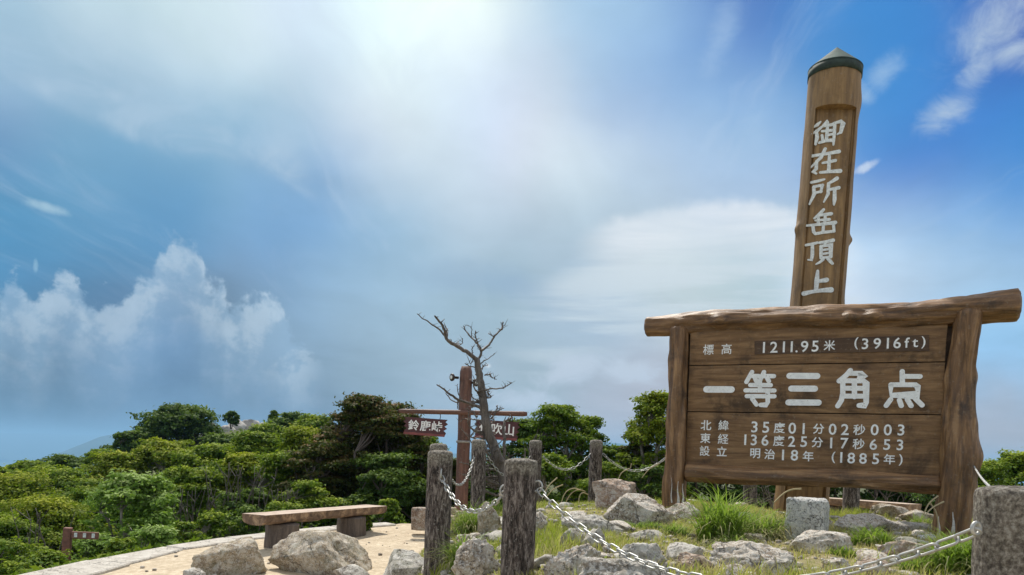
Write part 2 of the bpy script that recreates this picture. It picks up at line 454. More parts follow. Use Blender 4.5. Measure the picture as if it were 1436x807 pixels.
def bench_mat():
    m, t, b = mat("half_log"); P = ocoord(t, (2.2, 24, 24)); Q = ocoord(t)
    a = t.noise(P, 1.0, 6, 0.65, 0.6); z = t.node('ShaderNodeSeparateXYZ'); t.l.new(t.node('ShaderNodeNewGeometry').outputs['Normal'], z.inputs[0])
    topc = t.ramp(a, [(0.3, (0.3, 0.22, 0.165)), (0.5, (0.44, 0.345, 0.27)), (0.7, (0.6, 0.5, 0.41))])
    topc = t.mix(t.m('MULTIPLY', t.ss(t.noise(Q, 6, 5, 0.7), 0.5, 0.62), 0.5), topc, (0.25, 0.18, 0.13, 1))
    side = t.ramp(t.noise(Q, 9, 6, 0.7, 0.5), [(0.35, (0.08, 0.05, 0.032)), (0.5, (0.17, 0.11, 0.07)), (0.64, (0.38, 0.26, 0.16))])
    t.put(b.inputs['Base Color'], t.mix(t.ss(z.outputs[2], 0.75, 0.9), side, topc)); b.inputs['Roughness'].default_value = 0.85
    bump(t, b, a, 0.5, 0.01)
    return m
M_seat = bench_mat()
M_bark = wood_mat("dark_bark", (0.05, 0.035, 0.028), (0.1, 0.075, 0.06), (0.17, 0.13, 0.1), grain=1.4)
M_deadwood = wood_mat("dead_wood", (0.05, 0.038, 0.03), (0.105, 0.085, 0.07), (0.2, 0.17, 0.145), grain=1.6)
M_trunk = wood_mat("grey_stem", (0.09, 0.075, 0.06), (0.18, 0.155, 0.125), (0.3, 0.27, 0.22))

def post_mat(name="weathered_post", lo_=-0.11, hi_=-0.03):
    m, t, b = mat(name)
    P = ocoord(t, (60, 60, 13)); Q = ocoord(t)
    rnd = t.node('ShaderNodeObjectInfo').outputs['Random']
    P = t.v('ADD', P, t.v('SCALE', (31.0, 17.0, 9.0), scale=rnd)); Q2 = t.v('ADD', Q, t.v('SCALE', (3.0, 7.0, 9.0), scale=rnd))
    a = t.noise(P, 1.0, 8, 0.78, 0.45); g = t.noise(Q2, 70, 4, 0.7); s_ = t.noise(Q2, 7, 4, 0.6)
    col = t.ramp(a, [(0.42, (0.022, 0.017, 0.015)), (0.49, (0.09, 0.068, 0.058)), (0.56, (0.24, 0.2, 0.175)), (0.66, (0.46, 0.41, 0.37))])
    z = t.node('ShaderNodeSeparateXYZ'); t.l.new(Q, z.inputs[0])
    top = t.ss(t.m('ADD', z.outputs[2], t.m('MULTIPLY', t.m('SUBTRACT', s_, 0.5), 0.14)), lo_, hi_)
    conc = t.ramp(g, [(0.38, (0.09, 0.075, 0.06)), (0.5, (0.24, 0.21, 0.165)), (0.6, (0.42, 0.39, 0.33))])
    col = t.mix(t.m('MULTIPLY', top, 0.85), col, conc)
    col = t.mix(t.m('MULTIPLY', t.ss(g, 0.6, 0.68), 0.6), col, (0.5, 0.47, 0.42, 1))
    t.put(b.inputs['Base Color'], col); b.inputs['Roughness'].default_value = 0.95
    bump(t, b, t.m('ADD', a, t.m('MULTIPLY', g, 0.35)), 1.0, 0.02)
    return m
M_post = post_mat(); M_post2 = post_mat("speckled_post", -0.6, -0.05)

def flat_mat(name, c, rough=0.5, metal=0.0, var=0.15, sc=20, bs=0.1):
    m, t, b = mat(name); P = ocoord(t); a = t.noise(P, sc, 5, 0.65)
    lo_ = tuple(x * (1 - var) for x in c); hi_ = tuple(min(1, x * (1 + var)) for x in c)
    t.put(b.inputs['Base Color'], t.ramp(a, [(0.35, lo_), (0.65, hi_)]))
    b.inputs['Roughness'].default_value = rough; b.inputs['Metallic'].default_value = metal
    if bs: bump(t, b, a, bs, 0.004)
    return m
def paint_mat(name, c, wear):
    m, t, b = mat(name); P = ocoord(t); a = t.noise(P, 70, 5, 0.75); q = t.noise(P, 16, 4, 0.7)
    col = t.ramp(q, [(0.35, tuple(x * 0.82 for x in c)), (0.6, c)])
    col = t.mix(t.m('MULTIPLY', t.ss(a, wear, wear + 0.06), 0.75), col, (0.2, 0.13, 0.08, 1))
    t.put(b.inputs['Base Color'], col); b.inputs['Roughness'].default_value = 0.6; bump(t, b, a, 0.3, 0.002)
    return m
M_white = paint_mat("white_paint", (0.88, 0.88, 0.87), 0.6)
M_white0 = flat_mat("white_paint_plain", (0.86, 0.86, 0.85), 0.5, 0, 0.12, 60)
M_white_worn = flat_mat("worn_white_paint", (0.72, 0.74, 0.72), 0.6, 0, 0.2, 40)
M_chain = flat_mat("galvanised_steel", (0.42, 0.42, 0.4), 0.45, 0.6, 0.12, 60)
M_copper = flat_mat("verdigris_copper", (0.035, 0.07, 0.06), 0.8, 0.0, 0.35, 9)
M_copper_d = flat_mat("dark_copper_band", (0.025, 0.042, 0.032), 0.75, 0.0, 0.5, 14)
M_maroon = flat_mat("maroon_sign_paint", (0.075, 0.02, 0.022), 0.5, 0, 0.25, 12)
M_maroon2 = flat_mat("red_sign_rim", (0.2, 0.05, 0.045), 0.5, 0, 0.25, 12)
M_signwood = flat_mat("red_brown_paint", (0.2, 0.085, 0.06), 0.7, 0, 0.3, 20)
M_dark = flat_mat("dark_metal", (0.05, 0.035, 0.03), 0.5, 0.3, 0.2, 20)
M_band = flat_mat("grey_steel_band", (0.3, 0.28, 0.26), 0.5, 0.5, 0.2, 30)
M_stain = flat_mat("white_stain", (0.5, 0.48, 0.45), 0.9, 0, 0.3, 80)

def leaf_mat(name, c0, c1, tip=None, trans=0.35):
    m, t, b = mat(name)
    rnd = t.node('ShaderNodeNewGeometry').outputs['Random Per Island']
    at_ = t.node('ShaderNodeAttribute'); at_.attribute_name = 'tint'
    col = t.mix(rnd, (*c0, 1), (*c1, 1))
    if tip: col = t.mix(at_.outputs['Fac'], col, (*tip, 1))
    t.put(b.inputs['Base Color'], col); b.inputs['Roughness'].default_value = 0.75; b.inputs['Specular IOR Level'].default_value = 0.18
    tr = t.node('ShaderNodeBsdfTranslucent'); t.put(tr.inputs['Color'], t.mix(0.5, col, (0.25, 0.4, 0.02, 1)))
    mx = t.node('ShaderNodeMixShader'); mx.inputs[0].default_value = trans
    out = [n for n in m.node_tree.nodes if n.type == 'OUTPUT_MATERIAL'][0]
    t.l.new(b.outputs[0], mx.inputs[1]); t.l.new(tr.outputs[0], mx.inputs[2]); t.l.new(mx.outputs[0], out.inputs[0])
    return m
LEAF = {
    'green': leaf_mat("leaf_green", (0.025, 0.065, 0.008), (0.1, 0.18, 0.014), (0.36, 0.42, 0.03), 0.28),
    'dark': leaf_mat("leaf_dark_green", (0.016, 0.045, 0.01), (0.06, 0.115, 0.018), (0.2, 0.28, 0.035), 0.22),
    'yellow': leaf_mat("leaf_yellow_green", (0.05, 0.09, 0.006), (0.16, 0.22, 0.013), (0.46, 0.46, 0.03), 0.3),
    'red': leaf_mat("leaf_bronze_tips", (0.014, 0.03, 0.006), (0.055, 0.08, 0.012), (0.26, 0.125, 0.055), 0.15),
    'pale': leaf_mat("leaf_pale_green", (0.09, 0.17, 0.02), (0.2, 0.33, 0.05), (0.46, 0.56, 0.22), 0.35),
}
M_grass = leaf_mat("grass_blade", (0.14, 0.19, 0.015), (0.38, 0.41, 0.05), (0.6, 0.48, 0.24), 0.45)
M_tuft = leaf_mat("sedge_blade", (0.11, 0.21, 0.02), (0.24, 0.37, 0.04), (0.5, 0.44, 0.26), 0.45)
M_straw = leaf_mat("dry_straw", (0.4, 0.31, 0.18), (0.56, 0.47, 0.3), None, 0.3)

# ------------------------------------------------------------------ terrain
MOUND = np.array([(-0.72, 4.35), (-0.2, 3.15), (0.95, 1.75), (2.4, 1.1), (6.0, 1.4), (7.5, 4), (7.2, 9.2), (3.4, 9.7), (0.9, 9.7), (-0.6, 8.9), (-0.95, 7.0)])
PLAT = np.array([(-5.6, -8), (-4.8, 4.6), (-4.42, 6.96), (-4.2, 8.24), (-3.54, 9.82), (-2.75, 10.98), (-1.76, 11.9), (-0.4, 12.6), (1, 13.0), (5, 13.0), (9, 11.5), (12, 5), (10, -8)])
def sdf(poly, x, y):
    x = np.asarray(x, float); y = np.asarray(y, float)
    d = np.full(x.shape, 1e18); s_ = np.ones(x.shape)
    n = len(poly); j = n - 1
    for i in range(n):
        ax, ay = poly[i]; bx, by = poly[j]
        ex, ey = bx - ax, by - ay; wx, wy = x - ax, y - ay
        k = np.clip((wx * ex + wy * ey) / (ex * ex + ey * ey), 0, 1)
        d = np.minimum(d, (wx - ex * k) ** 2 + (wy - ey * k) ** 2)
        c1 = y >= ay; c2 = y < by; c3 = ex * wy > ey * wx
        fl = (c1 & c2 & c3) | (~c1 & ~c2 & ~c3)
        s_ = np.where(fl, -s_, s_); j = i
    return s_ * np.sqrt(d)
def sm(x, a, b):
    t = np.clip((x - a) / (b - a), 0, 1); return t * t * (3 - 2 * t)
def wave(x, y, seed, scale):
    """cheap smooth noise from summed sines"""
    r = np.random.default_rng(seed); o = np.zeros(np.shape(x))
    for i in range(9):
        a = r.uniform(0, 6.28); k = scale * r.uniform(0.5, 2.4); p = r.uniform(0, 6.28)
        o = o + np.sin((x * math.cos(a) + y * math.sin(a)) * k + p + 1.5 * np.sin(y * k * 0.4 + p * 2)) / (1 + 0.35 * i)
    return o / 3.2
def ground(x, y):
    """height above world zero"""
    x = np.asarray(x, float); y = np.asarray(y, float)
    path = -1.45 + 0.025 * np.clip(y, -5, 15)
    dm = sdf(MOUND, x, y); dp = sdf(PLAT, x, y)
    top = -0.53 + 0.1 * np.exp(-((x - 1.5) ** 2 + (y - 7.2) ** 2) / 1.6) - 0.2 * sm(-x, -0.5, 0.8) - 0.12 * sm(y, 7.6, 9.5)
    inm = sm(-dm, -0.25, 0.4)
    z = path * (1 - inm) + top * inm
    z = z + inm * (0.035 * wave(x, y, 3, 3.0) + 0.02 * wave(x, y, 4, 9.0)) + (1 - inm) * 0.008 * wave(x, y, 5, 4.0)
    o = np.clip(dp, 0, None)
    z = z - 1.9 * (1 - np.exp(-o / 6.0)) * sm(-x, -12, 4) - 0.6 * (1 - np.exp(-o / 6.0))
    z = z + 5.0 * np.exp(-((x + 18) ** 2 / np.where(x < -18, 6.0, 14.0) ** 2 + (y - 56) ** 2 / 14.0 ** 2) / 2) - 9.0 * sm(-x, 23, 60)
    r_ = np.hypot(x, y)
    z = z + np.clip(o, 0, 60) / 60 * 0.5 * wave(x, y, 6, 0.25)
    z = z - 300 * (1 - np.exp(-np.clip(r_ - 75, 0, None) / 700.0))
    return z + EYE
def gz(x, y): return float(ground(x, y))
def hit(px, py, d0_=2.0, d1_=40.0):
    """where the line of sight meets the ground"""
    a, b = ray(px, py)
    D = np.linspace(d0_, d1_, 1200)
    dz = EYE + b * D - ground(a * D, D)
    i = int(np.argmax(dz <= 0)) if (dz <= 0).any() else len(D) - 1
    return Vector((a * D[i], D[i], gz(a * D[i], D[i])))

def ground_material():
    m, t, b = mat("mountain_soil")
    P = t.node('ShaderNodeTexCoord').outputs['Object']
    a = t.noise(P, 1.3, 6, 0.65); f_ = t.noise(P, 14, 5, 0.7); g_ = t.noise(P, 90, 3, 0.75)
    at_ = t.node('ShaderNodeAttribute'); at_.attribute_name = 'zone'
    sep_ = t.node('ShaderNodeSeparateColor'); t.l.new(at_.outputs['Color'], sep_.inputs[0])
    mound_c = t.ramp(t.m('ADD', t.m('MULTIPLY', a, 0.5), t.m('MULTIPLY', f_, 0.5)), [(0.38, (0.08, 0.09, 0.025)), (0.48, (0.17, 0.16, 0.06)), (0.56, (0.27, 0.22, 0.12)), (0.68, (0.48, 0.41, 0.31))])
    sand_c = t.ramp(f_, [(0.3, (0.36, 0.28, 0.185)), (0.55, (0.52, 0.43, 0.305)), (0.72, (0.68, 0.59, 0.45))])
    sand_c = t.mix(t.m('MULTIPLY', t.ss(t.noise(P, 2.2, 5, 0.7), 0.48, 0.66), 0.5), sand_c, (0.33, 0.26, 0.18, 1))
    sand_c = t.mix(t.m('MULTIPLY', t.ss(g_, 0.6, 0.7), 0.5), sand_c, (0.75, 0.7, 0.6, 1))
    sand_c = t.mix(t.m('MULTIPLY', t.ss(g_, 0.4, 0.3), 0.5), sand_c, (0.25, 0.18, 0.11, 1))
    wood_c = t.ramp(f_, [(0.3, (0.035, 0.045, 0.015)), (0.6, (0.07, 0.08, 0.025)), (0.8, (0.12, 0.1, 0.05))])
    far_c = t.ramp(t.noise(P, 0.004, 6, 0.6), [(0.3, (0.04, 0.075, 0.04)), (0.7, (0.09, 0.12, 0.06))])
    col = t.mix(sep_.outputs[0], wood_c, sand_c)
    col = t.mix(sep_.outputs[1], col, mound_c)
    col = t.mix(sep_.outputs[2], col, far_c)
    t.put(b.inputs['Base Color'], col); b.inputs['Roughness'].default_value = 1.0
    bump(t, b, t.m('ADD', f_, t.m('MULTIPLY', g_, 0.4)), 0.6, 0.02)
    return m
def build_ground():
    r1 = np.concatenate([[0.3], np.geomspace(0.6, 16, 300), np.geomspace(16.3, 120, 90), np.geomspace(124, 60000, 70)])
    th = np.concatenate([np.linspace(-42, 42, 420), np.linspace(43, 317, 90)]) * math.pi / 180
    TH, RR = np.meshgrid(th, r1)
    Xg, Yg = RR * np.sin(TH), RR * np.cos(TH)
    Zg = ground(Xg, Yg)
    V = np.stack([Xg, Yg, Zg], -1).reshape(-1, 3)
    nr, nt = RR.shape
    i, j = np.meshgrid(np.arange(nr - 1), np.arange(nt), indexing='ij')
    j2 = (j + 1) % nt
    Q = np.stack([i * nt + j, (i + 1) * nt + j, (i + 1) * nt + j2, i * nt + j2], -1).reshape(-1, 4)
    V = np.concatenate([V, [[0, 0, gz(0, 0)]]])
    me = mesh_np("ground", V, Q, True)
    bm = bmesh.new(); bm.from_mesh(me); bm.verts.ensure_lookup_table()
    c = len(V) - 1
    for k in range(nt): bm.faces.new((bm.verts[c], bm.verts[k], bm.verts[(k + 1) % nt])).smooth = True
    bmesh.ops.recalc_face_normals(bm, faces=bm.faces)
    bm.to_mesh(me); bm.free()
    x, y = V[:, 0], V[:, 1]
    dm = sdf(MOUND, x, y) + 0.12 * wave(x, y, 9, 5.0); dp = sdf(PLAT, x, y) + 0.06 * wave(x, y, 10, 4.0)
    mo = sm(-dm, -0.2, 0.15); pa = sm(-dp, -0.05, 0.1); fa = sm(np.hypot(x, y), 90, 300)
    col = np.stack([pa, mo, fa, np.ones(len(x))], -1)
    ca = me.color_attributes.new('zone', 'FLOAT_COLOR', 'POINT')
    ca.data.foreach_set('color', col.astype(np.float32).ravel())
    o = obj("ground", me, ground_material()); o['kind'] = 'structure'
    if me.polygons[10].normal.z < 0: me.flip_normals()
build_ground()

# distant ridges
def ridge(name, D, pts, base_z, depth, label, col0, col1, seed):
    """pts: photo outline; built as a broad ridge with slopes on both sides"""
    P = [at(a, b, D) for a, b in pts]
    xs = np.array([p.x for p in P]); zs = np.array([p.z for p in P])
    X_ = np.linspace(xs[0], xs[-1], 160); Z_ = np.interp(X_, xs, zs)
    Z_ = Z_ + wave(X_, X_ * 0, seed, 40.0 / (xs[-1] - xs[0]) * 2) * (zs.max() - base_z) * 0.012
    rows = []
    for k, tt in enumerate(np.linspace(-1, 1, 25)):
        sh = (1 - abs(tt)) ** 0.8
        y_ = D + tt * depth
        rows.append(np.stack([X_ * (y_ / D) ** 0.5, np.full_like(X_, y_), base_z + (Z_ - base_z) * sh + wave(X_, X_ * 0 + y_, seed + 1, 60.0 / depth) * depth * 0.02 * (1 - sh)], -1))
    V = np.array(rows); nr, nt, _ = V.shape
    i, j = np.meshgrid(np.arange(nr - 1), np.arange(nt - 1), indexing='ij')
    Q = np.stack([i * nt + j, i * nt + j + 1, (i + 1) * nt + j + 1, (i + 1) * nt + j], -1).reshape(-1, 4)
    m, t, b = mat(name + "_slope"); c = t.noise(ocoord(t), 12.0 / depth, 6, 0.65)
    t.put(b.inputs['Base Color'], t.ramp(c, [(0.35, col0), (0.65, col1)])); b.inputs['Roughness'].default_value = 1
    o = obj(name, mesh_np(name, V.reshape(-1, 3), Q, True), m); o['kind'] = 'structure'; o['label'] = label
    return o
ridge("mountain", 5200, [(-160, 680), (20, 652), (75, 638), (110, 624), (140, 613), (168, 606), (230, 600), (330, 618), (480, 650)], -300, 1500,
      "blue green mountain slope far beyond the left thicket", (0.015, 0.045, 0.04), (0.03, 0.065, 0.045), 21)
ridge("mountain", 5200, [(560, 640), (700, 632), (800, 620), (840, 619), (870, 622), (895, 625), (1000, 640), (1150, 660)], -300, 1600,
      "hazy blue ridge between the trees left of the board", (0.015, 0.045, 0.04), (0.03, 0.065, 0.045), 31)
ridge("mountain", 14000, [(-500, 600), (-200, 602), (0, 607), (100, 609), (200, 612), (400, 622), (560, 640)], -300, 4000,
      "very distant flat mountain range fading into the haze on the left", (0.03, 0.06, 0.06), (0.05, 0.08, 0.07), 41)

# ------------------------------------------------------------------ rocks
def rock_mesh(seed, sub, dims, blocky=0.5, rough=0.10, cuts=10):
    bm = bmesh.new(); bmesh.ops.create_icosphere(bm, subdivisions=sub, radius=1.0)
    r = random.Random(seed)
    pl = []
    for i in range(cuts):
        n = Vector((r.uniform(-1, 1), r.uniform(-1, 1), r.uniform(-0.5, 1))).normalized()
        pl.append((n, r.uniform(0.5, 0.82)))
    off = Vector((r.uniform(-50, 50), r.uniform(-50, 50), r.uniform(-50, 50)))
    for v in bm.verts:
        p = v.co.copy()
        q = max(abs(p.x), abs(p.y), abs(p.z))
        box = p / q * 0.86
        p = p.lerp(box, blocky)
        for n, dd in pl:
            k = p.dot(n) - dd
            if k > 0: p -= n * k * 0.97
        nn = p.normalized()
        p += nn * (noise.fractal(p * 1.3 + off, 0.9, 2.0, 3) * rough * 1.2)
        if sub >= 4: p += nn * (noise.ridged_multi_fractal(p * 3.2 + off, 0.9, 2.1, 4, 1.0, 2.0) - 1.0) * rough * 0.45
        p += nn * (noise.fractal(p * 7 + off, 0.7, 2.0, 4) * rough * 0.55)
        v.co = p
    lo_ = [min(v.co[k] for v in bm.verts) for k in range(3)]; hi_ = [max(v.co[k] for v in bm.verts) for k in range(3)]
    for v in bm.verts:
        v.co = Vector(((v.co[k] - (lo_[k] + hi_[k]) / 2) / (hi_[k] - lo_[k]) * dims[k] for k in range(3)))
        v.co.z += dims[2] / 2
    me = bpy.data.meshes.new("rock"); bm.to_mesh(me); bm.free()
    me.polygons.foreach_set('use_smooth', [True] * len(me.polygons))
    return me
ROCKS = []
def rock(x0, x1, y0, y1, m, label, seed, sub=4, blocky=0.4, rough=0.1, depth=0.8, cuts=11, D=None, rot=None, name="rock", sink=0.35, cat="rock", tilt=0.0):
    """a rock that fills this part of the photograph, standing on the ground where its foot is seen"""
    cx = (x0 + x1) / 2
    p = hit(cx, y1) if D is None else at(cx, y1, D)
    wd = (x1 - x0) / F * p.y; ht = (y1 - y0) / F * p.y
    dd = wd * depth
    tall = ht * (1 + sink)
    me = rock_mesh(seed, sub, (wd, dd, tall), blocky, rough, cuts)
    o = obj(name, me, m)
    zt = at(cx, y0, p.y + dd * 0.35).z
    o.location = (p.x * (1 + dd * 0.3 / p.y), p.y + dd * 0.42, zt - tall)
    o.rotation_euler = (0, R(tilt), R(rot) if rot is not None else 0)
    setp(o, label, cat)
    ROCKS.append((o.location.x, o.location.y, wd / 2, dd / 2))
    return o
# on the fenced mound
rock(828, 897, 671, 716, M_brown, "brown angular rock behind the big granite block, at the foot of a chain post", 101, 5, 0.55, 0.09, 0.8)
rock(843, 945, 692, 737, M_granite, "large pale granite block with a flat speckled face left of the board", 102, 5, 0.75, 0.06, 0.7, tilt=3)
rock(925, 985, 703, 733, M_granite, "low granite rock against the foot of the board's left post", 103, 4, 0.4, 0.1)
rock(782, 876, 720, 748, M_grey, "long flat grey rock in the grass left of the granite block", 104, 5, 0.5, 0.1, 0.6, tilt=5)
rock(783, 822, 740, 768, M_grey, "rounded mossy grey rock under the long front chain", 105, 4, 0.3, 0.1)
rock(812, 853, 739, 772, M_grey, "pale humped rock right of the rounded mossy rock", 106, 4, 0.3, 0.11, tilt=8)
rock(640, 712, 752, 815, M_granite, "craggy pale rock at the left foot of the middle front post", 107, 5, 0.35, 0.16, 0.8, tilt=-14)
rock(735, 812, 748, 830, M_granite, "steep grey rock slab at the right foot of the middle front post", 108, 5, 0.35, 0.15, 0.8, tilt=26)
rock(786, 826, 764, 808, M_brown, "brown cracked rock wedged beside the steep slab", 109, 4, 0.5, 0.12)
rock(858, 940, 757, 806, M_grey, "rounded grey boulder just above the front chain", 110, 5, 0.35, 0.11, 0.7, tilt=12)
rock(806, 950, 784, 840, M_grey, "broad pale slab at the bottom edge under the front chain", 111, 5, 0.5, 0.1, 0.5, tilt=4)
rock(738, 768, 716, 750, M_granite, "small pitted rock seen just right of the middle front post", 112, 4, 0.3, 0.13)
rock(668, 702, 703, 748, M_tan, "mossy upright stone at the foot of the dead tree", 113, 4, 0.3, 0.13)
rock(640, 672, 748, 780, M_tan, "small mossy rock in the grass between the two front posts", 213, 4, 0.3, 0.13)
rock(990, 1118, 760, 803, M_granite, "wide flat rock in front of the tall grass tuft", 114, 5, 0.35, 0.1, 0.55, tilt=2)
rock(934, 990, 761, 786, M_grey, "small light grey rock left of the grass tuft", 115, 4, 0.4, 0.1)
rock(948, 1004, 776, 803, M_brown, "low pinkish brown rock below the small light grey one", 116, 4, 0.4, 0.12)
rock(1112, 1192, 744, 776, M_granite, "flat pale ledge of rock under the square stone marker", 117, 5, 0.45, 0.07, 0.9)
rock(1172, 1262, 719, 748, M_granite, "flat cracked rock just right of the square stone marker", 118, 5, 0.45, 0.08, 0.7)
rock(1220, 1276, 706, 728, M_tan, "dark rounded rock beneath the far bench", 119, 4, 0.2, 0.08, 0.7)
rock(1262, 1312, 714, 732, M_tan, "low dark rock left of the board's right post", 319, 4, 0.3, 0.1, 0.7)
rock(1234, 1306, 731, 748, M_grey, "long low grey rock behind the board's right post", 120, 4, 0.5, 0.08, 0.6)
rock(1236, 1316, 757, 790, M_brown, "reddish brown rock in front of the board's right post", 121, 5, 0.35, 0.1, 0.7)
rock(1192, 1250, 783, 812, M_brown, "round brownish rock at the bottom edge beside the right chain", 122, 4, 0.3, 0.1, 0.7)
rock(1148, 1196, 781, 806, M_granite, "pale flat stone at the bottom edge right of the wide flat rock", 123, 4, 0.4, 0.1, 0.7)
rock(1288, 1312, 748, 761, M_pale, "small white stone at the foot of the board's right post", 124, 3, 0.3, 0.1)
rock(1352, 1392, 733, 756, M_grey, "grey slab between the board's right post and the nearest post", 125, 4, 0.6, 0.05, 0.9)
rock(1062, 1108, 784, 815, M_grey, "half buried grey rock at the bottom edge below the grass tuft", 126, 4, 0.4, 0.1)
rock(880, 936, 742, 760, M_grey, "thin flat stone in the grass right of the grey boulder", 128, 4, 0.5, 0.08)
rock(1130, 1170, 720, 742, M_granite, "rock just behind the square stone marker", 129, 4, 0.4, 0.08)
# by the path
rock(270, 377, 755, 808, M_tan, "smaller tan boulder left of the larger one in front of the bench", 130, 5, 0.25, 0.07, 0.75, cuts=5, tilt=-4)
rock(368, 519, 743, 808, M_tan, "larger tan boulder lying in front of the bench", 131, 5, 0.2, 0.07, 0.7, cuts=5, tilt=3)
rock(254, 292, 796, 822, M_grey, "small pale stone at the bottom edge beside the smaller tan boulder", 132, 4, 0.3, 0.1)
rock(465, 520, 792, 818, M_grey, "flat stone at the bottom edge below the larger tan boulder", 133, 4, 0.5, 0.08)
rock(526, 610, 770, 830, M_grey, "broad grey slab on the sand left of the front posts", 134, 5, 0.7, 0.05, 1.0, sink=0.2)
rock(572, 607, 702, 716, M_grey, "rounded grey rock behind the cut blocks by the signpost", 135, 4, 0.2, 0.08, 0.8)
# stone blocks set round the foot of the signpost
for k, (x0, x1, y0, y1, lb) in enumerate([(576, 603, 711, 741, "squared brown stone block left of the signpost foot, behind the left front post"),
        (612, 641, 722, 741, "lower squared stone block in front of the signpost"),
        (612, 640, 711, 724, "upper squared stone block in front of the signpost"),
        (638, 656, 716, 742, "leaning brown stone right of the squared blocks at the signpost")]):
    p = at((x0 + x1) / 2, y1, 10.6 + 0.2 * (k == 2))
    rock(x0, x1, y0, y1, M_brown, lb, 140 + k, 4, 0.88, 0.03, 0.8, 0, D=10.6 + 0.25 * (k == 2), name="stone_block", cat="stone block", sink=0.1 if k != 1 else 0.5)
# outcrop on the ridge
OUT = [(300, 332, 596, 612, "low pale rock at the left of the ridge outcrop"), (316, 345, 586, 602, "grey rock in the middle of the ridge outcrop"),
       (338, 372, 588, 600, "flat topped pale rock on the right of the ridge outcrop"), (352, 384, 592, 606, "dark jointed rock at the right end of the ridge outcrop"),
       (283, 306, 592, 606, "white rock left of the ridge outcrop beside the round dark tree"), (272, 300, 604, 616, "long pale rock below the round dark tree on the ridge")]
for k, (x0, x1, y0, y1, lb) in enumerate(OUT):
    rock(x0, x1, y0, y1, M_dist, lb, 160 + k, 3, 0.4, 0.12, 0.9, D=52 + k, sink=1.2)

# ------------------------------------------------------------------ square triangulation stone
def squared_stone():
    a = at(1142, 750, 5.15); wdt = 70 / F * 5.15 * 0.74
    t = empty("stone_marker", (a.x, a.y + wdt * 0.5, a.z - 0.1), "square pale granite survey stone with chipped corners in front of the board", "stone marker", rotz=R(-32))
    b = MB(); b.box(-wdt / 2, wdt / 2, -wdt / 2, wdt / 2, 0, 0.1 + 50 / F * 5.15)
    me = b.mesh("pillar"); bevel_mesh(me, 0.035, 3)
    bm = bmesh.new(); bm.from_mesh(me)
    bmesh.ops.subdivide_edges(bm, edges=bm.edges, cuts=7, use_grid_fill=True)
    for v in bm.verts: v.co += v.co.normalized() * noise.fractal(v.co * 14, 0.8, 2, 4) * 0.012
    bm.to_mesh(me); bm.free(); me.polygons.foreach_set('use_smooth', [True] * len(me.polygons))
    obj("pillar", me, M_pale, t)
squared_stone()

# ------------------------------------------------------------------ logs
def log_mesh(length, r0, r1, nseg, nring, seed, knots=(), wob=0.05, bend=0.02, flare=0.0, rnd_end=0.3, groove=0.02):
    """round timber along +Z; knots: (t, angle, size, height)"""
    off = Vector((seed * 3.1, seed * 1.7, 0))
    V = []; Fc = []
    for i in range(nring + 1):
        t = i / nring; r = r0 + (r1 - r0) * t
        if flare: r *= 1 + flare * math.exp(-t * length / 0.12)
        e = min(t, 1 - t) * length
        er = rnd_end * r0
        if e < er: r *= math.sqrt(max(0.0, 1 - (1 - e / er) ** 2)) * 0.22 + 0.78
        z = t * length
        bx = bend * noise.noise(Vector((seed, t * 2.2, 5))) * length; by = bend * noise.noise(Vector((seed, t * 2.2, 9))) * length
        for k in range(nseg):
            a = 2 * math.pi * k / nseg
            c, s_ = math.cos(a), math.sin(a)
            rr = r * (1 + wob * noise.fractal(Vector((c * 1.1, s_ * 1.1, z * 2.0)) + off, 0.8, 2, 3) + groove * noise.fractal(Vector((c * 5, s_ * 5, z * 1.4)) + off, 0.8, 2, 3))
            for (kt, ka, ks, kh) in knots:
                da = (a - ka + math.pi) % (2 * math.pi) - math.pi
                q = ((z - kt * length) / ks) ** 2 + (da * r / (ks * 0.8)) ** 2
                if q < 6: rr += kh * math.exp(-q) 
            V.append((bx + rr * c, by + rr * s_, z))
    for i in range(nring):
        for k in range(nseg):
            k2 = (k + 1) % nseg
            Fc.append((i * nseg + k, i * nseg + k2, (i + 1) * nseg + k2, (i + 1) * nseg + k))
    n = len(V)
    cx = sum(V[k][0] for k in range(nseg)) / nseg; cy = sum(V[k][1] for k in range(nseg)) / nseg
    V.append((cx, cy, -0.004)); b0 = nring * nseg
    cx = sum(V[b0 + k][0] for k in range(nseg)) / nseg; cy = sum(V[b0 + k][1] for k in range(nseg)) / nseg
    V.append((cx, cy, length + 0.004))
    for k in range(nseg):
        Fc.append((n, (k + 1) % nseg, k)); Fc.append((n + 1, b0 + k, b0 + (k + 1) % nseg))
    return mesh_from("log", V, Fc)
def axis_mtx(a, b):
    """local +Z from a to b"""
    d = (b - a).normalized()
    return Matrix.Translation(a) @ d.to_track_quat('Z', 'Y').to_matrix().to_4x4()

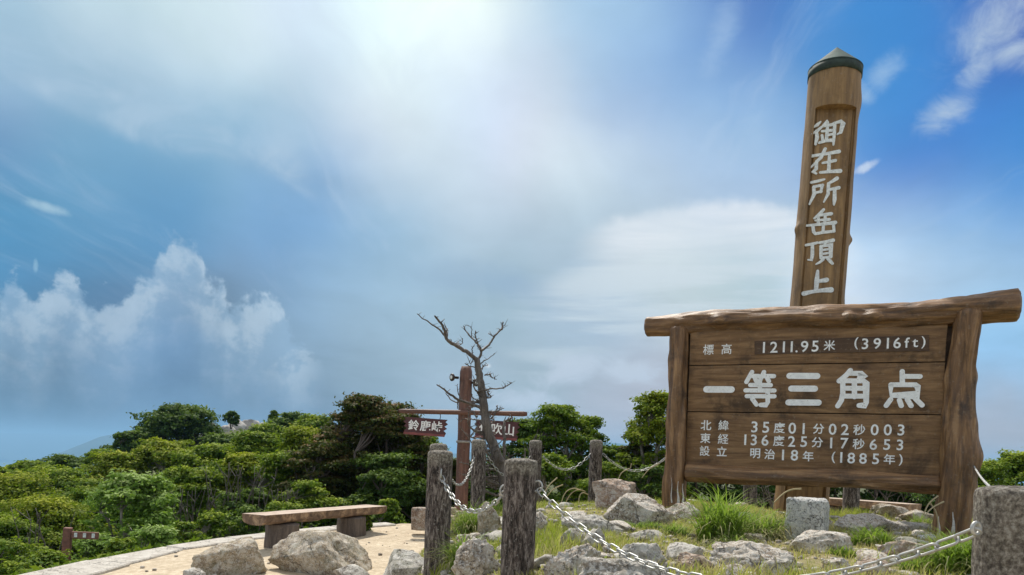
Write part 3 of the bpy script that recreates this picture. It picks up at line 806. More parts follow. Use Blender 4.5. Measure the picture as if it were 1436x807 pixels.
# ------------------------------------------------------------------ lettering
_dg = None
_cc = {}
def char_mesh(ch, off):
    key = (ch, off)
    if key in _cc: return _cc[key]
    cu = bpy.data.curves.new("t", 'FONT'); cu.body = ch; cu.size = 1.0; cu.offset = off; cu.resolution_u = 3
    cu.fill_mode = 'FRONT'
    o = bpy.data.objects.new("t", cu); COL.objects.link(o)
    bpy.context.view_layer.update()
    me = bpy.data.meshes.new_from_object(o.evaluated_get(bpy.context.evaluated_depsgraph_get()))
    V = np.array([v.co[:2] for v in me.vertices]) if len(me.vertices) else np.zeros((0, 2))
    Fc = [tuple(p.vertices) for p in me.polygons]
    bpy.data.objects.remove(o); bpy.data.curves.remove(cu); bpy.data.meshes.remove(me)
    if len(V):
        lo_, hi_ = V.min(0), V.max(0)
        V = V - (lo_ + hi_) / 2
        size = max(hi_ - lo_)
        ext = hi_ - lo_
    else: ext = np.array([1, 1])
    _cc[key] = (V, Fc, ext)
    return _cc[key]
def thick(V2, Fc, th):
    """flat outline -> raised lettering, front at y=-th"""
    n = len(V2)
    V = [(v[0], -th, v[1]) for v in V2] + [(v[0], 0.002, v[1]) for v in V2]
    F2 = [tuple(f_) for f_ in Fc]
    ed = {}
    for f_ in Fc:
        for a, b in zip(f_, f_[1:] + f_[:1]): ed[(a, b)] = ed.get((a, b), 0) + 1
    side = [(a, a + n, b + n, b) for (a, b) in ed if (b, a) not in ed]
    return V, F2 + side

# ------------------------------------------------------------------ the board
DR, DL = 5.8, 6.73
pR = at(1324, 556, DR); pL = at(966, 557, DL)
ex = Vector((pR.x - pL.x, pR.y - pL.y, 0)).normalized()
LEAN = R(0.7)
ez = (Vector((0, 0, 1)) * math.cos(LEAN) + ex * math.sin(LEAN)).normalized()
ey = ez.cross(ex).normalized()             # into the picture
b_org = Vector((pL.x, pL.y, 1.0))
BM = Matrix(((ex.x, ey.x, ez.x, b_org.x), (ex.y, ey.y, ez.y, b_org.y), (ex.z, ey.z, ez.z, b_org.z), (0, 0, 0, 1)))
BI = BM.inverted()
EYEV = Vector((0, 0, EYE))
def onb(px, py, y=0.0, M=None, I=None):
    """photo position -> local (x, z) on the plane at local depth y"""
    I = BI if I is None else I
    a, b = ray(px, py)
    o_ = I @ EYEV; d_ = I.to_3x3() @ Vector((a, 1, b))
    k = (y - o_.y) / d_.y
    p = o_ + d_ * k
    return p.x, p.z
board = bpy.data.objects.new("summit_board", None); link(board); board.matrix_world = BM
setp(board, "big brown log framed summit board with white numbers and characters", "sign board")
def rail(name, pa, pb, ya, ra, rb, mt, seed, parent, knots=(), ring=110, seg=40, **kw):
    a = Vector((pa[0], ya, pa[1])); b = Vector((pb[0], ya, pb[1]))
    me = log_mesh((b - a).length, ra, rb, seg, ring, seed, knots, **kw)
    return obj(name, me, mt, parent, mtx=axis_mtx(a, b))
# posts
lt, lb = onb(953, 458, -0.02), onb(947, 706, -0.02)
rail("post", (lb[0], lb[1] - 0.35), lt, -0.0, 0.105, 0.083, M_log, 5, board, knots=[(0.52, 3.0, 0.07, 0.035), (0.45, 4.4, 0.05, 0.02), (0.85, 4.5, 0.06, 0.02)], wob=0.24, bend=0.02, groove=0.14)
rt, rb = onb(1360, 432, -0.02), onb(1334, 752, -0.02)
rail("post", (rb[0], rb[1] - 0.35), rt, -0.0, 0.14, 0.092, M_log, 6, board, knots=[(0.455, 0.2, 0.085, 0.055), (0.72, 0.1, 0.08, 0.035), (0.47, 5.0, 0.09, 0.035), (0.76, 4.9, 0.06, 0.02)], wob=0.22, bend=0.035, groove=0.13)
# rails
ta, tb = onb(906, 457, 0.0), onb(1434, 426, 0.0)
KN = [(t_, a_, s_, h_) for t_, s_, h_ in ((0.235, 0.075, 0.045), (0.60, 0.05, 0.03), (0.665, 0.07, 0.04)) for a_ in (math.pi * 0.0, math.pi)] + [(0.24, -1.57, 0.07, 0.015), (0.67, -1.57, 0.07, 0.015)]
rail("top_rail", ta, tb, 0.05, 0.098, 0.112, M_log, 7, board, knots=KN, ring=160, wob=0.22, bend=0.014, groove=0.13, rnd_end=0.2)
ba, bb = onb(962, 662, 0.0), onb(1320, 677, 0.0)
rail("bottom_rail", ba, bb, -0.01, 0.078, 0.07, M_log, 8, board, knots=[(0.85, 3.9, 0.06, 0.015)], wob=0.2, bend=0.012, groove=0.11)
# three planks
def plank(cor, seed, y0=0.0, th=0.06):
    tl, tr, br, bl = [onb(*c) for c in cor]
    nx = 40; nz = 6
    V = []; Fc = []
    for side in (0, 1):
        for j in range(nz + 1):
            for i in range(nx + 1):
                s_, t_ = i / nx, j / nz
                x = (bl[0] * (1 - s_) + br[0] * s_) * (1 - t_) + (tl[0] * (1 - s_) + tr[0] * s_) * t_
                z = (bl[1] * (1 - s_) + br[1] * s_) * (1 - t_) + (tl[1] * (1 - s_) + tr[1] * s_) * t_
                ed = 0.006 if (i in (0, nx) or j in (0, nz)) and side == 0 else 0
                if i == nx: x += 0.008 * noise.noise(Vector((seed, z * 7, 0)))
                V.append((x, y0 + ed + 0.0015 * noise.noise(Vector((x * 4, z * 8, seed))) + (th if side else 0), z))
    n = (nx + 1) * (nz + 1); W_ = nx + 1
    for j in range(nz):
        for i in range(nx):
            a = j * W_ + i
            Fc.append((a, a + 1, a + W_ + 1, a + W_)); Fc.append((n + a, n + a + W_, n + a + W_ + 1, n + a + 1))
    for i in range(nx):
        Fc.append((i, n + i, n + i + 1, i + 1)); q = nz * W_ + i; Fc.append((q, q + 1, n + q + 1, n + q))
    for j in range(nz):
        q = j * W_; Fc.append((q, q + W_, n + q + W_, n + q)); q = j * W_ + nx; Fc.append((q, n + q, n + q + W_, q + W_))
    o = obj("panel_board", mesh_from("panel_board", V, Fc, False), M_panel, board)
    return o
plank([(970, 462), (1331, 446), (1327, 504.2), (968, 511.6)], 1)
plank([(968, 513), (1327, 505.8), (1323, 578.6), (965, 576.4)], 2)
plank([(965, 577.8), (1323, 580.2), (1318, 668), (962, 655)], 3)
bk = [onb(*c, 0.09) for c in [(958, 463), (1345, 447), (1334, 672), (952, 656)]]  # added dark sheet behind the planks so no sky shows through the gaps
b = MB(); V = [(x, y, z) for y in (0.066, 0.1) for (x, z) in bk]
b.add(V, [(0, 3, 2, 1), (4, 5, 6, 7), (0, 1, 5, 4), (1, 2, 6, 5), (2, 3, 7, 6), (3, 0, 4, 7)])
obj("gap_backing", b.mesh("gap_backing", False), M_plate, board)
# raised number plate
c4 = [onb(1060, 477.5), onb(1305, 467.5), onb(1305, 490), onb(1060, 496.5)]
b = MB()
V = [(x, y, z) for y in (-0.006, 0.004) for (x, z) in c4]
b.add(V, [(0, 3, 2, 1), (0, 1, 5, 4), (1, 2, 6, 5), (2, 3, 7, 6), (3, 0, 4, 7)])
obj("number_plate", b.mesh("number_plate", False), M_plate, board)

def letters(name, items, off, y0, th, mt, parent, I=None, warp=None, one=True):
    """items: (char, px, py, height in photo px)"""
    for (ch, px, py, hpx) in items:
        b = MB()
        V, Fc, ext = char_mesh(ch, off)
        o_ = off * (0.5 if ch in '標高緯経設' else 1.0)
        V, Fc, ext = char_mesh(ch, o_)
        x, z = onb(px, py, y0, None, I); x2, z2 = onb(px, py + hpx, y0, None, I)
        hh_ = abs(z2 - z)
        if ord(ch) < 256:
            if ch in '().': k = hh_ / (0.95 if ch != '.' else 0.8)
            else: k = hh_ / 0.74
            if ch in 'ft': k = hh_ / 0.78
            sx = 1.0
        else:
            k = hh_ / max(ext[1], 0.8 * ext[0], 0.3); sx = 1.0
        P = V * k; P[:, 0] *= sx
        if ch == '.': P[:, 1] -= hh_ * 0.42
        P = P + np.array([x, z])
        VV, FF = thick(P, Fc, th)
        b.add([(v[0], v[1] + y0, v[2]) for v in VV], FF)
        obj("character", b.mesh("character", False), mt, parent)
letters("lettering", [('標', 995, 490, 14.5), ('高', 1020.5, 489, 14.5)], 0.012, 0.0, 0.003, M_white, board)
letters("lettering", [('1', 1073, 486.5, 16), ('2', 1087, 486, 16), ('1', 1101, 485.5, 16), ('1', 1112, 485.3, 16), ('.', 1119, 485, 16), ('9', 1130, 484.8, 16), ('5', 1145, 484.3, 16), ('米', 1165, 483, 14.5),
                      ('(', 1202.7, 480, 17), ('3', 1215, 480.5, 15.5), ('9', 1232, 480, 15.5), ('1', 1247, 479.5, 15.5), ('6', 1260, 479, 15.5), ('f', 1274, 478.5, 15.5), ('t', 1285.5, 479, 15.5), (')', 1297, 478, 17)], 0.012, -0.006, 0.003, M_white, board)
letters("lettering", [('北', 991, 596, 14), ('緯', 1015.6, 596, 14), ('3', 1059, 598, 16), ('5', 1075, 598.5, 16), ('度', 1094, 599, 15), ('0', 1112, 599.5, 16), ('1', 1128, 600, 16), ('分', 1149, 600, 14.5),
                      ('0', 1168.6, 600.5, 16), ('2', 1186, 600.8, 16), ('秒', 1206, 601, 15), ('0', 1227.6, 601, 16), ('0', 1246, 601, 16), ('3', 1264.7, 601, 16)], 0.014, 0.0, 0.003, M_white, board)
letters("lettering", [('東', 990, 614, 14), ('経', 1015, 615, 14), ('1', 1046, 616, 15.5), ('3', 1058, 616.3, 15.5), ('6', 1073.7, 616.6, 15.5), ('度', 1093, 617.2, 15), ('2', 1111, 618, 15.5), ('5', 1128, 618.3, 15.5), ('分', 1147, 619, 14.5),
                      ('1', 1166.5, 619.8, 15.5), ('7', 1185, 620.2, 15.5), ('秒', 1205, 621, 15), ('6', 1225.7, 621.5, 15.5), ('5', 1244.6, 621.7, 15.5), ('3', 1263, 622, 15.5)], 0.014, 0.0, 0.003, M_white, board)
letters("lettering", [('設', 989, 632, 14), ('立', 1013, 632.5, 13.5), ('明', 1059.8, 635, 14), ('治', 1080, 636, 14.5), ('1', 1098.8, 637, 15.5), ('8', 1114.8, 637.3, 15.5), ('年', 1134, 638.5, 14.5),
                      ('(', 1169.6, 640, 16), ('1', 1180.5, 640, 15.5), ('8', 1194.5, 640.8, 15.5), ('8', 1211, 641.2, 15.5), ('5', 1228.8, 641.8, 15.5), ('年', 1248, 642, 14.5), (')', 1264, 643, 16)], 0.014, 0.0, 0.003, M_white, board)
# large rounded characters, drawn stroke by stroke
def capsule(b, pts, wdt, y, th):
    """round-ended stroke through 2-D points as one outline"""
    pts = [Vector((p[0], p[1])) for p in pts]
    L, Rr = [], []
    n = len(pts)
    for i, p in enumerate(pts):
        t = ((pts[min(i + 1, n - 1)] - pts[max(i - 1, 0)])).normalized(); nn = Vector((-t.y, t.x))
        w_ = wdt[i] if hasattr(wdt, '__len__') else wdt
        if 0 < i < n - 1:
            t1 = (pts[i] - pts[i - 1]).normalized(); c = max(0.5, abs(t1.dot(t))); w_ = w_ / c
        L.append(p + nn * w_ / 2); Rr.append(p - nn * w_ / 2)
    def cap(c, t, w_):
        nn = Vector((-t.y, t.x)); out = []
        for k in range(1, 7):
            a = math.pi * k / 7
            out.append(c + nn * math.cos(a) * w_ / 2 + t * math.sin(a) * w_ / 2)
        return out
    w0_ = wdt[0] if hasattr(wdt, '__len__') else wdt; w1_ = wdt[-1] if hasattr(wdt, '__len__') else wdt
    e1 = cap(pts[-1], (pts[-1] - pts[-2]).normalized(), w1_)
    t0 = (pts[0] - pts[1]).normalized(); e0 = cap(pts[0], t0, w0_)
    ne = len(e1)
    # faces: quads along, fans at ends
    V = L + Rr + e1 + e0; N0 = len(V)
    Fc = []
    for i in range(n - 1): Fc.append((i, n + i, n + i + 1, i + 1))
    Fc.append(tuple([n - 1, ] + [n + n - 1] + [2 * n + ne - 1 - k for k in range(ne)]))
    Fc.append(tuple([n, 0] + [2 * n + ne + ne - 1 - k for k in range(ne)]))
    VV, FF = thick([(v.x, v.y) for v in V], Fc, th)
    b.add([(v[0], v[1] + y, v[2]) for v in VV], FF)
def strokes_char(b, strokes, box, wpx, y0, th, I=None, step=0.00025, cnt=[0]):
    x0, x1, y0p, y1p = box
    for st in strokes:
        cnt[0] = (cnt[0] + 1) % 9
        ws = None
        P = []
        for q in st:
            px = x0 + (x1 - x0) * q[0]; py = y0p + (y1p - y0p) * q[1]
            P.append(onb(px, py, y0, None, I))
        sc = abs(onb(x0 + 10, y0p, y0, None, I)[0] - onb(x0, y0p, y0, None, I)[0]) / 10
        ww = [wpx * (q[2] if len(q) > 2 else 1) * sc for q in st]
        capsule(b, P, ww, y0, th + step * cnt[0])
BIG = [
    ([[(0, .5), (1, .5)]], (992, 1027, 536, 555.5)),
    ([[(.24, .0), (.05, .3)], [(.22, .12), (.46, .12)], [(.32, .14), (.38, .27)], [(.64, .0), (.5, .26)], [(.62, .12), (.97, .12)], [(.72, .14), (.8, .27)],
      [(.18, .39), (.86, .39)], [(.5, .29), (.5, .55)], [(.02, .55), (.98, .55)], [(.06, .72), (.98, .72)], [(.76, .56), (.76, .9), (.7, .98), (.52, .98)], [(.24, .8), (.38, .97)]], (1046, 1088, 521, 568)),
    ([[(.04, .04), (.96, .04)], [(.1, .48), (.88, .48)], [(0, .96), (1, .96)]], (1107, 1149, 524.5, 565)),
    ([[(.42, .0), (.28, .14), (.05, .3)], [(.4, .08), (.8, .08), (.84, .11), (.7, .25)], [(.17, .32), (.17, .64), (.12, .84), (.0, 1.0)], [(.17, .29), (.86, .29), (.93, .34), (.93, .9), (.88, .98), (.7, .98)], [(.55, .3), (.55, .74)], [(.2, .5), (.9, .5)], [(.2, .72), (.9, .72)]], (1176, 1219, 518, 568)),
    ([[(.45, .0), (.45, .35)], [(.48, .14), (.92, .14)], [(.15, .38), (.82, .38), (.85, .41), (.85, .68), (.15, .68), (.15, .42)], [(.14, .8), (.02, .98)], [(.37, .82), (.42, .98)], [(.58, .8), (.68, .98)], [(.8, .78), (.97, .96)]], (1243, 1296, 519, 568)),
]
for st, box in BIG:
    b = MB(); strokes_char(b, st, box, {1: 9.2, 3: 9.0, 7: 7.4}.get(len(st), 6.2), 0.0, 0.004)
    if len(st) == 4 * 2 - 1: pass
    obj("character", b.mesh("character", False), M_white, board)
# pale drips at the feet of both posts
def drip(px, py0, py1, wpx, yy, bow=0.0):
    b = MB(); P = []
    n = 9
    for i in range(n):
        t = i / (n - 1)
        x, z = onb(px + bow * math.sin(t * 3.1) + 0.6 * math.sin(7 * t + px), py0 + (py1 - py0) * t, yy)
        P.append((x, z))
    capsule(b, P, [wpx / F * 6 * (0.15 + 0.9 * (i / (n - 1)) ** 1.5) for i in range(n)], yy, 0.003)
    obj("drip_stain", b.mesh("drip_stain", False), M_stain, board)
for a_ in [(942, 670, 704, 2.2), (951, 675, 706, 4.4), (958, 678, 704, 3.0)]: drip(*a_, -0.098)
for a_ in [(1317, 722, 752, 5), (1337, 716, 754, 7)]: drip(*a_, -0.135)

# ------------------------------------------------------------------ the tall pillar
DP = 7.5
p0 = at(1122, 720, DP); p1 = at(1171, 102, DP)
pil_ax = (p1 - p0).normalized(); pil_len = (p1 - p0).length
pfx = Vector((1, 0, 0)); pfx = (pfx - pil_ax * pfx.dot(pil_ax)); 
pfx = (Matrix.Rotation(R(-10), 3, 'Z') @ pfx).normalized(); pfx = (pfx - pil_ax * pfx.dot(pil_ax)).normalized()
pfy = pil_ax.cross(pfx).normalized()
PM = Matrix(((pfx.x, pfy.x, pil_ax.x, p0.x), (pfx.y, pfy.y, pil_ax.y, p0.y), (pfx.z, pfy.z, pil_ax.z, p0.z), (0, 0, 0, 1)))
PI_ = PM.inverted()
pillar = bpy.data.objects.new("summit_pillar", None); link(pillar); pillar.matrix_world = PM
setp(pillar, "tall round brown timber pillar with white brushed characters and a green pointed cap", "monument")
PR0, PR1 = 0.255, 0.25
def pil_r(z): return PR0 + (PR1 - PR0) * z / pil_len
rec_y = 0.55
_z_top = onb(1166, 152, -0.27 * rec_y, None, PI_)[1]
def pillar_shaft():
    nz = 420
    ang = sorted(set([round(x, 5) for x in np.linspace(0, 2 * math.pi, 97)[:-1]] + [round(1.5 * math.pi + s_ * e, 5) for s_ in (-1, 1) for e in (0.86, 0.872, 0.885, 0.9)]))
    V = []; Fc = []; n = len(ang)
    kn = [(0.64, 3.35, 0.06, 0.03), (0.62, -0.1, 0.05, 0.035), (0.46, 0.05, 0.12, 0.02), (0.93, -0.15, 0.12, 0.018)]
    zs = list(np.linspace(-0.4, _z_top - 0.006, nz)) + [_z_top + 0.002] + list(np.linspace(_z_top + 0.01, pil_len, 60))
    for z in zs:
        r = pil_r(z)
        for a in ang:
            c, s_ = math.cos(a), math.sin(a)
            rr = r * (1 + 0.03 * noise.fractal(Vector((c * 1.1, s_ * 1.1, z * 1.4 + 40)), 0.8, 2, 3) + 0.012 * noise.noise(Vector((c * 6, s_ * 6, z * 1.2))))
            for (kt, ka, ks, kh) in kn:
                da = (a - ka + math.pi) % (2 * math.pi) - math.pi
                q = ((z - kt * pil_len) / ks) ** 2 + (da * r / (ks * 0.9)) ** 2
                if q < 6: rr += kh * math.exp(-q)
            x, y = rr * c, rr * s_
            da = abs((a - 1.5 * math.pi + math.pi) % (2 * math.pi) - math.pi)
            if da < 0.87 and z <= _z_top - 0.004:
                y = -r * rec_y + 0.0015 * noise.noise(Vector((x * 20, z * 3, 0)))
                # shallow groove along both edges of the carved face
                if da > 0.78: y += 0.012
                x = r * math.sin(a - 1.5 * math.pi)
            V.append((x, y, z))
    m_ = len(zs)
    for i in range(m_ - 1):
        for k in range(n):
            k2 = (k + 1) % n
            Fc.append((i * n + k, i * n + k2, (i + 1) * n + k2, (i + 1) * n + k))
    Fc.append(tuple((m_ - 1) * n + k for k in range(n)))
    me = mesh_from("shaft", V, Fc, False)
    return obj("shaft", me, M_pillar, pillar)
pillar_shaft()
# cap: band and low cone
def lathe(prof, n=48):
    V = []; Fc = []
    for (r, z) in prof:
        for k in range(n): V.append((r * math.cos(2 * math.pi * k / n), r * math.sin(2 * math.pi * k / n), z))
    for i in range(len(prof) - 1):
        for k in range(n):
            k2 = (k + 1) % n; Fc.append((i * n + k, i * n + k2, (i + 1) * n + k2, (i + 1) * n + k))
    return V, Fc
L_ = pil_len
cap_o = obj("cap", mesh_from("cap", *lathe([(0.24, L_ + 0.02), (0.2605, L_ + 0.0195), (0.2605, L_ + 0.026), (0.001, L_ + 0.262)]), False), M_copper, pillar)
obj("cap_band", mesh_from("cap_band", *lathe([(0.24, L_ - 0.07), (0.2575, L_ - 0.07), (0.2585, L_ + 0.018), (0.2, L_ + 0.03)]), True), M_copper_d, pillar)

# brushed characters on the carved face: strokes with a swelling, tapering width
BR = {
 '御': [[(.26, .08, .5), (.16, .2, 1.1), (.04, .3, .5)], [(.3, .28, .7), (.16, .44, 1.0), (.0, .56, .5)], [(.12, .46, .9), (.15, .7, 1.2), (.1, .98, .8)],
        [(.46, .04, .6), (.36, .22, 1.0)], [(.34, .26, .7), (.6, .2, 1.0)], [(.48, .1, .8), (.46, .5, 1.0), (.44, .8, 1.0)], [(.3, .46, .7), (.6, .42, .9)], [(.3, .62, .8), (.33, .84, .9)], [(.46, .62, .7), (.6, .58, .8)], [(.22, .92, .8), (.42, .84, 1.0), (.62, .82, 1.1)],
        [(.66, .14, .7), (.9, .06, 1.1), (.96, .14, 1.1), (.88, .52, 1.0), (.78, .58, .5)], [(.7, .14, 1.0), (.68, .6, 1.0), (.66, 1.0, .6)]],
 '在': [[(.06, .28, .9), (.5, .2, .9), (.96, .1, 1.2)], [(.5, .0, 1.0), (.36, .34, 1.1), (.02, .74, .5)], [(.22, .48, .9), (.2, .8, 1.1), (.1, .92, .9), (.2, .98, .7)], [(.42, .56, .7), (.84, .46, 1.0)], [(.64, .28, .9), (.62, .86, 1.1)], [(.34, .94, .8), (.7, .9, 1.0), (1.0, .88, 1.3)]],
 '所': [[(.06, .16, .8), (.3, .1, .9), (.5, .04, .6)], [(.14, .32, .8), (.44, .26, .9)], [(.42, .3, .9), (.38, .52, .8)], [(.14, .34, 1.0), (.16, .6, 1.1), (.0, .98, .6)], [(.16, .56, .8), (.4, .5, .8)],
        [(.92, .0, 1.2), (.76, .12, 1.0), (.62, .2, .6)], [(.64, .2, 1.0), (.62, .6, 1.0), (.48, .9, .5)], [(.62, .44, .8), (.98, .36, 1.1)], [(.84, .42, 1.0), (.84, .8, 1.2), (.82, 1.0, .6)]],
 '岳': [[(.58, .0, .9), (.44, .18, 1.1), (.26, .34, .6)], [(.42, .22, .8), (.84, .16, 1.1)], [(.4, .3, .9), (.4, .56, .9)], [(.64, .24, .9), (.62, .54, .9)], [(.3, .42, .6), (.78, .38, .9)], [(.0, .62, .7), (.4, .58, .9), (.98, .5, 1.2)], [(.22, .66, 1.0), (.24, .86, 1.0), (.3, .94, .9)], [(.3, .94, .9), (.6, .88, .9), (.94, .84, .9)], [(.58, .58, .9), (.56, .88, .9)], [(.92, .62, .9), (.94, .84, .8)]],
 '頂': [[(.0, .2, .8), (.2, .16, .9), (.42, .1, .8)], [(.24, .16, 1.0), (.24, .6, 1.1), (.2, .82, .9), (.08, .8, .5)], [(.5, .1, .8), (.74, .06, .9), (1.0, .0, 1.2)], [(.74, .08, .8), (.66, .24, .8)], [(.56, .24, 1.0), (.56, .72, 1.0)], [(.56, .24, .8), (.92, .18, 1.0), (.92, .68, 1.0)], [(.6, .4, .7), (.88, .36, .7)], [(.6, .56, .7), (.88, .52, .7)], [(.56, .72, .8), (.92, .68, .8)], [(.64, .78, .9), (.52, .9, .8), (.38, .98, .5)], [(.8, .76, .8), (.9, .86, 1.1), (.98, .96, .8)]],
 '上': [[(.5, .0, .7), (.47, .4, 1.2), (.44, .84, 1.0)], [(.5, .44, .8), (.82, .38, 1.2)], [(.0, .96, 1.2), (.3, .88, .9), (.66, .82, 1.0), (.98, .8, 1.4)]],
}
PB = [('御', (1139, 1184, 168, 203)), ('在', (1136, 1178, 209, 244)), ('所', (1135, 1177, 250, 287)), ('岳', (1131, 1172, 294, 330)), ('頂', (1130, 1168, 337, 371)), ('上', (1127, 1166, 380, 413))]
for ch, box in PB:
    b = MB()
    st = [[q for q in s_] for s_ in BR[ch]]
    strokes_char(b, st, box, 4.7 if len(st) > 4 else 5.8, -PR1 * rec_y - 0.004, 0.005, PI_)
    obj("character", b.mesh("character", False), M_white_worn, pillar)

# ------------------------------------------------------------------ fence posts and chains
def fence_post(x0, x1, ytop, D, label, seed, hi=True):
    r = (x1 - x0) / 2 / F * D * 1.0
    t_ = at((x0 + x1) / 2, ytop, D)
    g = gz(t_.x, t_.y)
    e = empty("fence_post", (t_.x, t_.y, g - 0.25), label, "post", "chain fence posts round the mound")
    Lh = t_.z - g + 0.25
    nseg, nr = (128, 220) if hi else (40, 60)
    V = []; Fc = []; zs = []
    for i in range(nr + 1):
        z = -Lh + Lh * i / nr
        dz = -z
        k = 1.0
        if dz < 0.022: k = 0.86 + 0.14 * math.sqrt(max(0, 1 - (1 - dz / 0.022) ** 2))
        for j in range(nseg):
            a = 2 * math.pi * j / nseg; c, s_ = math.cos(a), math.sin(a)
            P = Vector((c * 3.2 + seed, s_ * 3.2, z * 3.5))
            bark = noise.ridged_multi_fractal(Vector((c * 4 + seed, s_ * 4, z * 5)), 0.8, 2.1, 3, 1.0, 2.0) - 1.2 if hi else noise.fractal(P * 1.6, 0.8, 2, 3)
            amp = 0.05 if dz > 0.1 else 0.012
            rr = r * k * (1 + 0.025 * noise.noise(P * 0.3) + amp * bark * 0.6)
            V.append((rr * c, rr * s_, z + (0.004 * noise.noise(P) if dz < 0.02 else 0)))
    for i in range(nr):
        for j in range(nseg):
            j2 = (j + 1) % nseg
            Fc.append((i * nseg + j, i * nseg + j2, (i + 1) * nseg + j2, (i + 1) * nseg + j))
    # domed top in two more rings
    prev = nr * nseg
    for kk, hh_ in ((0.6, 0.006), (0.25, 0.008)):
        s0 = len(V)
        for j in range(nseg):
            v = V[nr * nseg + j]; V.append((v[0] * kk, v[1] * kk, v[2] + hh_ + 0.003 * noise.noise(Vector((v[0] * 60, v[1] * 60, kk)))))
        for j in range(nseg):
            j2 = (j + 1) % nseg; Fc.append((prev + j, prev + j2, s0 + j2, s0 + j))
        prev = s0
    Fc.append(tuple(prev + j for j in range(nseg)))
    o = obj("shaft", mesh_from("shaft", V, Fc), M_post2 if D < 3 else M_post, e, loc=(0, 0, Lh))
    e['r'] = r
    if D > 5: e.rotation_euler = (R(RND.uniform(-1.2, 1.2)), R(RND.uniform(-1.3, 1.3)), 0)
    return e, t_, r
FP = {}
for key, x0, x1, yt, D, lb, hi in [
    ('A', 600, 635.5, 633, 4.7, "left one of the two big front posts, gripping a chain at its middle", True),
    ('B', 707.5, 754.5, 645, 3.6, "thick rough post in the middle foreground with the long front chain on its right", True),
    ('C', 1373, 1463, 686, 1.95, "nearest post, cut off by the right edge, speckled and rough", True),
    ('D', 605.5, 630.5, 623, 6.6, "post hidden behind the left front post, only its pale top showing", False),
    ('E', 664, 684.5, 617, 7.8, "dark post beside the trunk of the dead tree", False),
    ('F', 743, 761, 618, 8.5, "post half hidden behind the thick middle foreground post", False),
    ('G', 827.5, 845.5, 617.5, 9.0, "post standing alone behind the brown angular rock", False),
    ('J', 938, 956, 622, 9.0, "post hidden behind the board's left post, chain end showing", False),
    ('H', 1046, 1065, 632, 9.0, "dark post seen under the board behind the grass tuft", False),
    ('I', 1184, 1206, 636, 8.3, "dark post seen under the board right of the stone marker", False),
    ('K', 1330, 1352, 640, 7.0, "post hidden behind the board's right post", False)]:
    FP[key] = fence_post(x0, x1, yt, D, lb, hash(key) % 7 + ord(key) * 1.37 if False else ord(key) * 1.37, hi)

def link_mesh(Lk, Wk, rw, n=8, seg=20):
    """oval link lying in the XZ plane, long axis X"""
    V = []; Fc = []; path = []
    hs = Lk / 2 - Wk / 2
    for k in range(seg):
        a = 2 * math.pi * k / seg
        cx = hs if math.cos(a) >= 0 else -hs
        path.append((Vector((cx + (Wk / 2 - rw) * math.cos(a), 0, (Wk / 2 - rw) * math.sin(a)))))
    for i, p in enumerate(path):
        t = (path[(i + 1) % seg] - path[i - 1]).normalized(); nrm = Vector((0, 1, 0)).cross(t).normalized(); bb_ = Vector((0, 1, 0))
        for k in range(n):
            q = 2 * math.pi * k / n; V.append(p + nrm * math.cos(q) * rw + bb_ * math.sin(q) * rw)
    for i in range(seg):
        i2 = (i + 1) % seg
        for k in range(n):
            k2 = (k + 1) % n; Fc.append((i * n + k, i2 * n + k, i2 * n + k2, i * n + k2))
    return V, Fc
PITCH = 0.056
LV, LF = link_mesh(0.073, 0.033, 0.0039)
LINK = mesh_from("link", LV, LF)
def chain(a, b, sag, label, parts, scale=1.0, name_group="steel chains of the mound fence"):
    a = Vector(a); b = Vector(b)
    N_ = 400; pts = [a.lerp(b, i / N_) - Vector((0, 0, 4 * sag * (i / N_) * (1 - i / N_))) for i in range(N_ + 1)]
    L = [0]
    for i in range(N_): L.append(L[-1] + (pts[i + 1] - pts[i]).length)
    nl = max(2, int(L[-1] / (PITCH * scale)))
    e = empty("chain", a, label, "chain", name_group)
    big = MB()
    for i in range(nl):
        s_ = (i + 0.5) / nl * L[-1]
        k = next(q for q in range(N_) if L[q + 1] >= s_)
        p = pts[k].lerp(pts[k + 1], (s_ - L[k]) / (L[k + 1] - L[k]))
        t = (pts[min(k + 3, N_)] - pts[max(k - 3, 0)]).normalized()
        side = t.cross(Vector((0, 0, 1))).normalized(); up = side.cross(t)
        ang = R(40) + (R(90) if i % 2 else 0) + RND.uniform(-0.15, 0.15)
        y_ = side * math.cos(ang) + up * math.sin(ang); z_ = t.cross(y_)
        M = Matrix(((t.x, y_.x, z_.x, p.x - a.x), (t.y, y_.y, z_.y, p.y - a.y), (t.z, y_.z, z_.z, p.z - a.z), (0, 0, 0, 1))) @ Matrix.Scale(scale, 4)
        if parts: obj("link", LINK, M_chain, e, mtx=M)
        else: big.add([M @ Vector(v) for v in LV], LF)
    if not parts:
        o = obj("links", big.mesh("links"), M_chain, e); o['kind'] = 'stuff'
    return e
def side_pt(key, px, py, D): return at(px, py, D)
A_, B_, C_ = FP['A'], FP['B'], FP['C']
chain(at(619, 668, 4.62), at(708.5, 690, 3.62), 0.15, "short sagging chain between the two big front posts", True)
chain(at(755, 686, 3.56), at(1372, 744, 1.9), 0.265, "long heavy chain sweeping along the bottom from the middle post to the nearest post", True)
chain(at(633, 671, 6.6), at(666, 638, 7.75), 0.16, "chain from the left front post back to the post at the dead tree", False, 0.8)
chain(at(685, 640, 7.8), at(743, 640, 8.45), 0.22, "chain passing behind the dead tree and the middle front post", False)
chain(at(762, 640, 8.5), at(828, 636, 8.95), 0.17, "chain between the half hidden post and the lone post", False)
chain(at(845.5, 636, 9.0), at(938, 638, 9.0), 0.2, "chain from the lone post to behind the board's left post", False)
chain(at(1362, 644, 6.9), at(1404, 697, 2.1), 0.03, "chain running from behind the board's right post down to the nearest post", False, 0.35)
